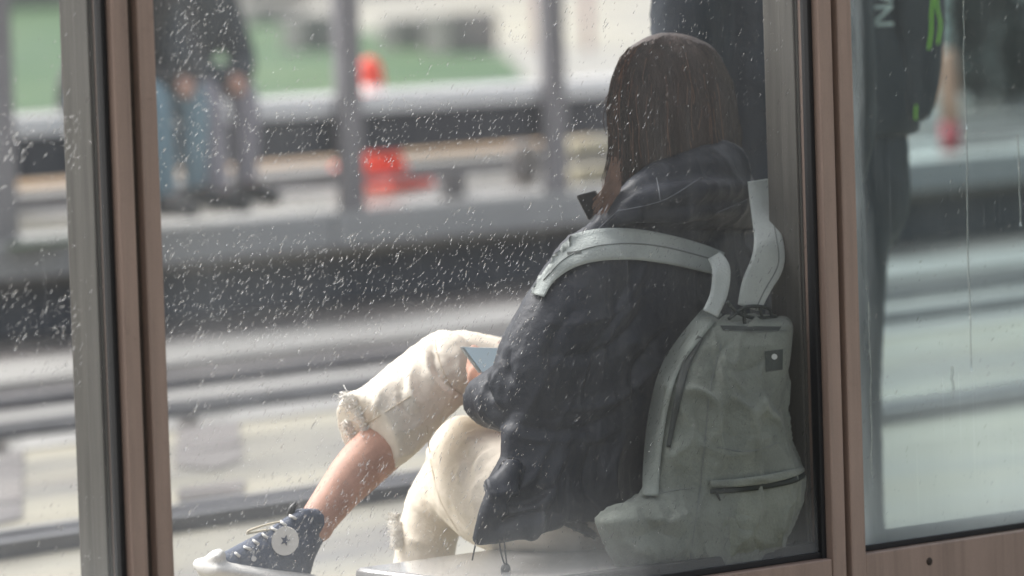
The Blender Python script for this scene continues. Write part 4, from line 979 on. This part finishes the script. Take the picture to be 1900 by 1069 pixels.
# ================================================================== RAIN DROPS ON THE GLASS
dm = bpy.data.materials.new('rain_water'); dm.use_nodes = True
n = dm.node_tree.nodes; l = dm.node_tree.links; pb_ = n['Principled BSDF']
pb_.inputs['Base Color'].default_value = (1, 1, 1, 1); pb_.inputs['Roughness'].default_value = .04; pb_.inputs['IOR'].default_value = 1.33; pb_.inputs['Transmission Weight'].default_value = 1; pb_.inputs['Specular IOR Level'].default_value = .25
tw = n.new('ShaderNodeBsdfTransparent'); mw = n.new('ShaderNodeMixShader'); mw.inputs[0].default_value = .50
l.new(tw.outputs[0], mw.inputs[1]); l.new(pb_.outputs[0], mw.inputs[2]); l.new(mw.outputs[0], n['Material Output'].inputs[0])
M['water'] = dm
def drops(name, label, regions, seed, parent=None):
    rnd = random.Random(seed); mb = MB()
    for (px0, py0, px1, py1, cnt, lo, hi, slant) in regions:
        for i in range(cnt):
            px, py = rnd.uniform(px0, px1), rnd.uniform(py0, py1)
            s_, z_ = WS(px, py); L = (lo + (hi - lo) * rnd.random() ** 2.0) * (1 + (rnd.random() < .04) * .5) * .5; Wd = max(L * rnd.uniform(.10, .17), .00045); th = slant + rnd.gauss(0, 7)
            ax = Vector((math.cos(R(th)), math.sin(R(th))));  bx = Vector((-ax.y, ax.x)); bend = rnd.gauss(0, .15)
            N = 8; base = []; mid = []
            for k in range(N):
                a = 2 * math.pi * k / N; ca, sa_ = math.cos(a), math.sin(a)
                e = ax * (ca * L) + bx * (sa_ * Wd * (1 + .3 * ca) + bend * L * ca * ca)
                base.append(wp(s_ + e.x / .76, -.0012, z_ + e.y)); mid.append(wp(s_ + e.x * .62 / .76, -.0012 - Wd * .26, z_ + e.y * .62))
            top = wp(s_, -.0012 - Wd * .34, z_)
            mb.add(base + mid + [top], [tuple(reversed(range(N)))] + [(k, (k + 1) % N, N + (k + 1) % N, N + k) for k in range(N)] + [(N + k, N + (k + 1) % N, 2 * N) for k in range(N)])
    o = mb.build(name, M['water'], parent, smooth=True); tag(o, label, 'raindrops', kind='stuff')
    # outward normals
    bm = bmesh.new(); bm.from_mesh(o.data); bmesh.ops.recalc_face_normals(bm, faces=bm.faces[:]); bm.to_mesh(o.data); bm.free()
    return o
SLT = 58
drops('raindrops', 'slanting raindrops beaded over the left pane', [(-20, -20, 205, 1080, 380, .0035, .012, SLT), (0, 210, 145, 300, 120, .005, .014, SLT), (0, 540, 150, 720, 200, .0035, .012, SLT)], 1)
drops('raindrops', 'slanting raindrops beaded over the large middle pane', [(285, -20, 1515, 1080, 2600, .003, .008, SLT), (285, -20, 1515, 1080, 2300, .0035, .013, SLT), (300, 430, 1000, 640, 1000, .0035, .012, SLT), (440, 180, 1150, 300, 420, .0035, .012, SLT), (330, 600, 900, 1060, 700, .005, .014, SLT),
      (320, 0, 440, 300, 260, .0035, .012, SLT), (550, 860, 740, 1010, 130, .006, .012, SLT)], 2)
drops('raindrops', 'slanting raindrops scattered over the right pane', [(1585, -20, 1910, 1000, 420, .0035, .012, SLT)], 3)
# trickles running down the right pane
tkm = MB()
for (x0, y0, x1, y1, r_) in ((1792, 240, 1800, 690, .0016), (1575 + 190, 680, 1768, 740, .0025), (1888, 250, 1893, 420, .0016), (1785, 0, 1792, 240, .0012), (1612, 560, 1618, 900, .001)):
    pts = [];
    for k in range(9):
        t = k / 8; s_, z_ = WS(x0 + (x1 - x0) * t + random.gauss(0, 1.3), y0 + (y1 - y0) * t); pts.append(wp(s_, -.0015, z_))
    tube(tkm, pts, [r_] * 9, n=16, seg=6, cap='none', depthr=[.0012] * 9)
tag(tkm.build('water_trickles', M['water'], smooth=True), 'thin vertical water trickles running down the right pane', 'water', kind='stuff')
# beads on the brown frame
rnd = random.Random(9); mb = MB()
for e in ((208, 237), (254, 284), (1518, 1542), (1553, 1578)):
    for i in range(34):
        px = rnd.uniform(e[0] + 3, e[1] - 3); py = rnd.uniform(0, 1069)
        s_ = sx(px, 0, -.03); z_ = WS(px, py, -.03)[1]; r_ = rnd.uniform(.0008, .0020)
        ellipsoid(mb, wp(s_, -.0305, z_), (WD * r_ * .8, WN * r_ * .6, Vector((0, 0, r_ * 1.2))), n=4)
tag(mb.build('raindrops', M['water'], smooth=True), 'tiny water beads on the brown aluminium mullions', 'raindrops', kind='stuff')
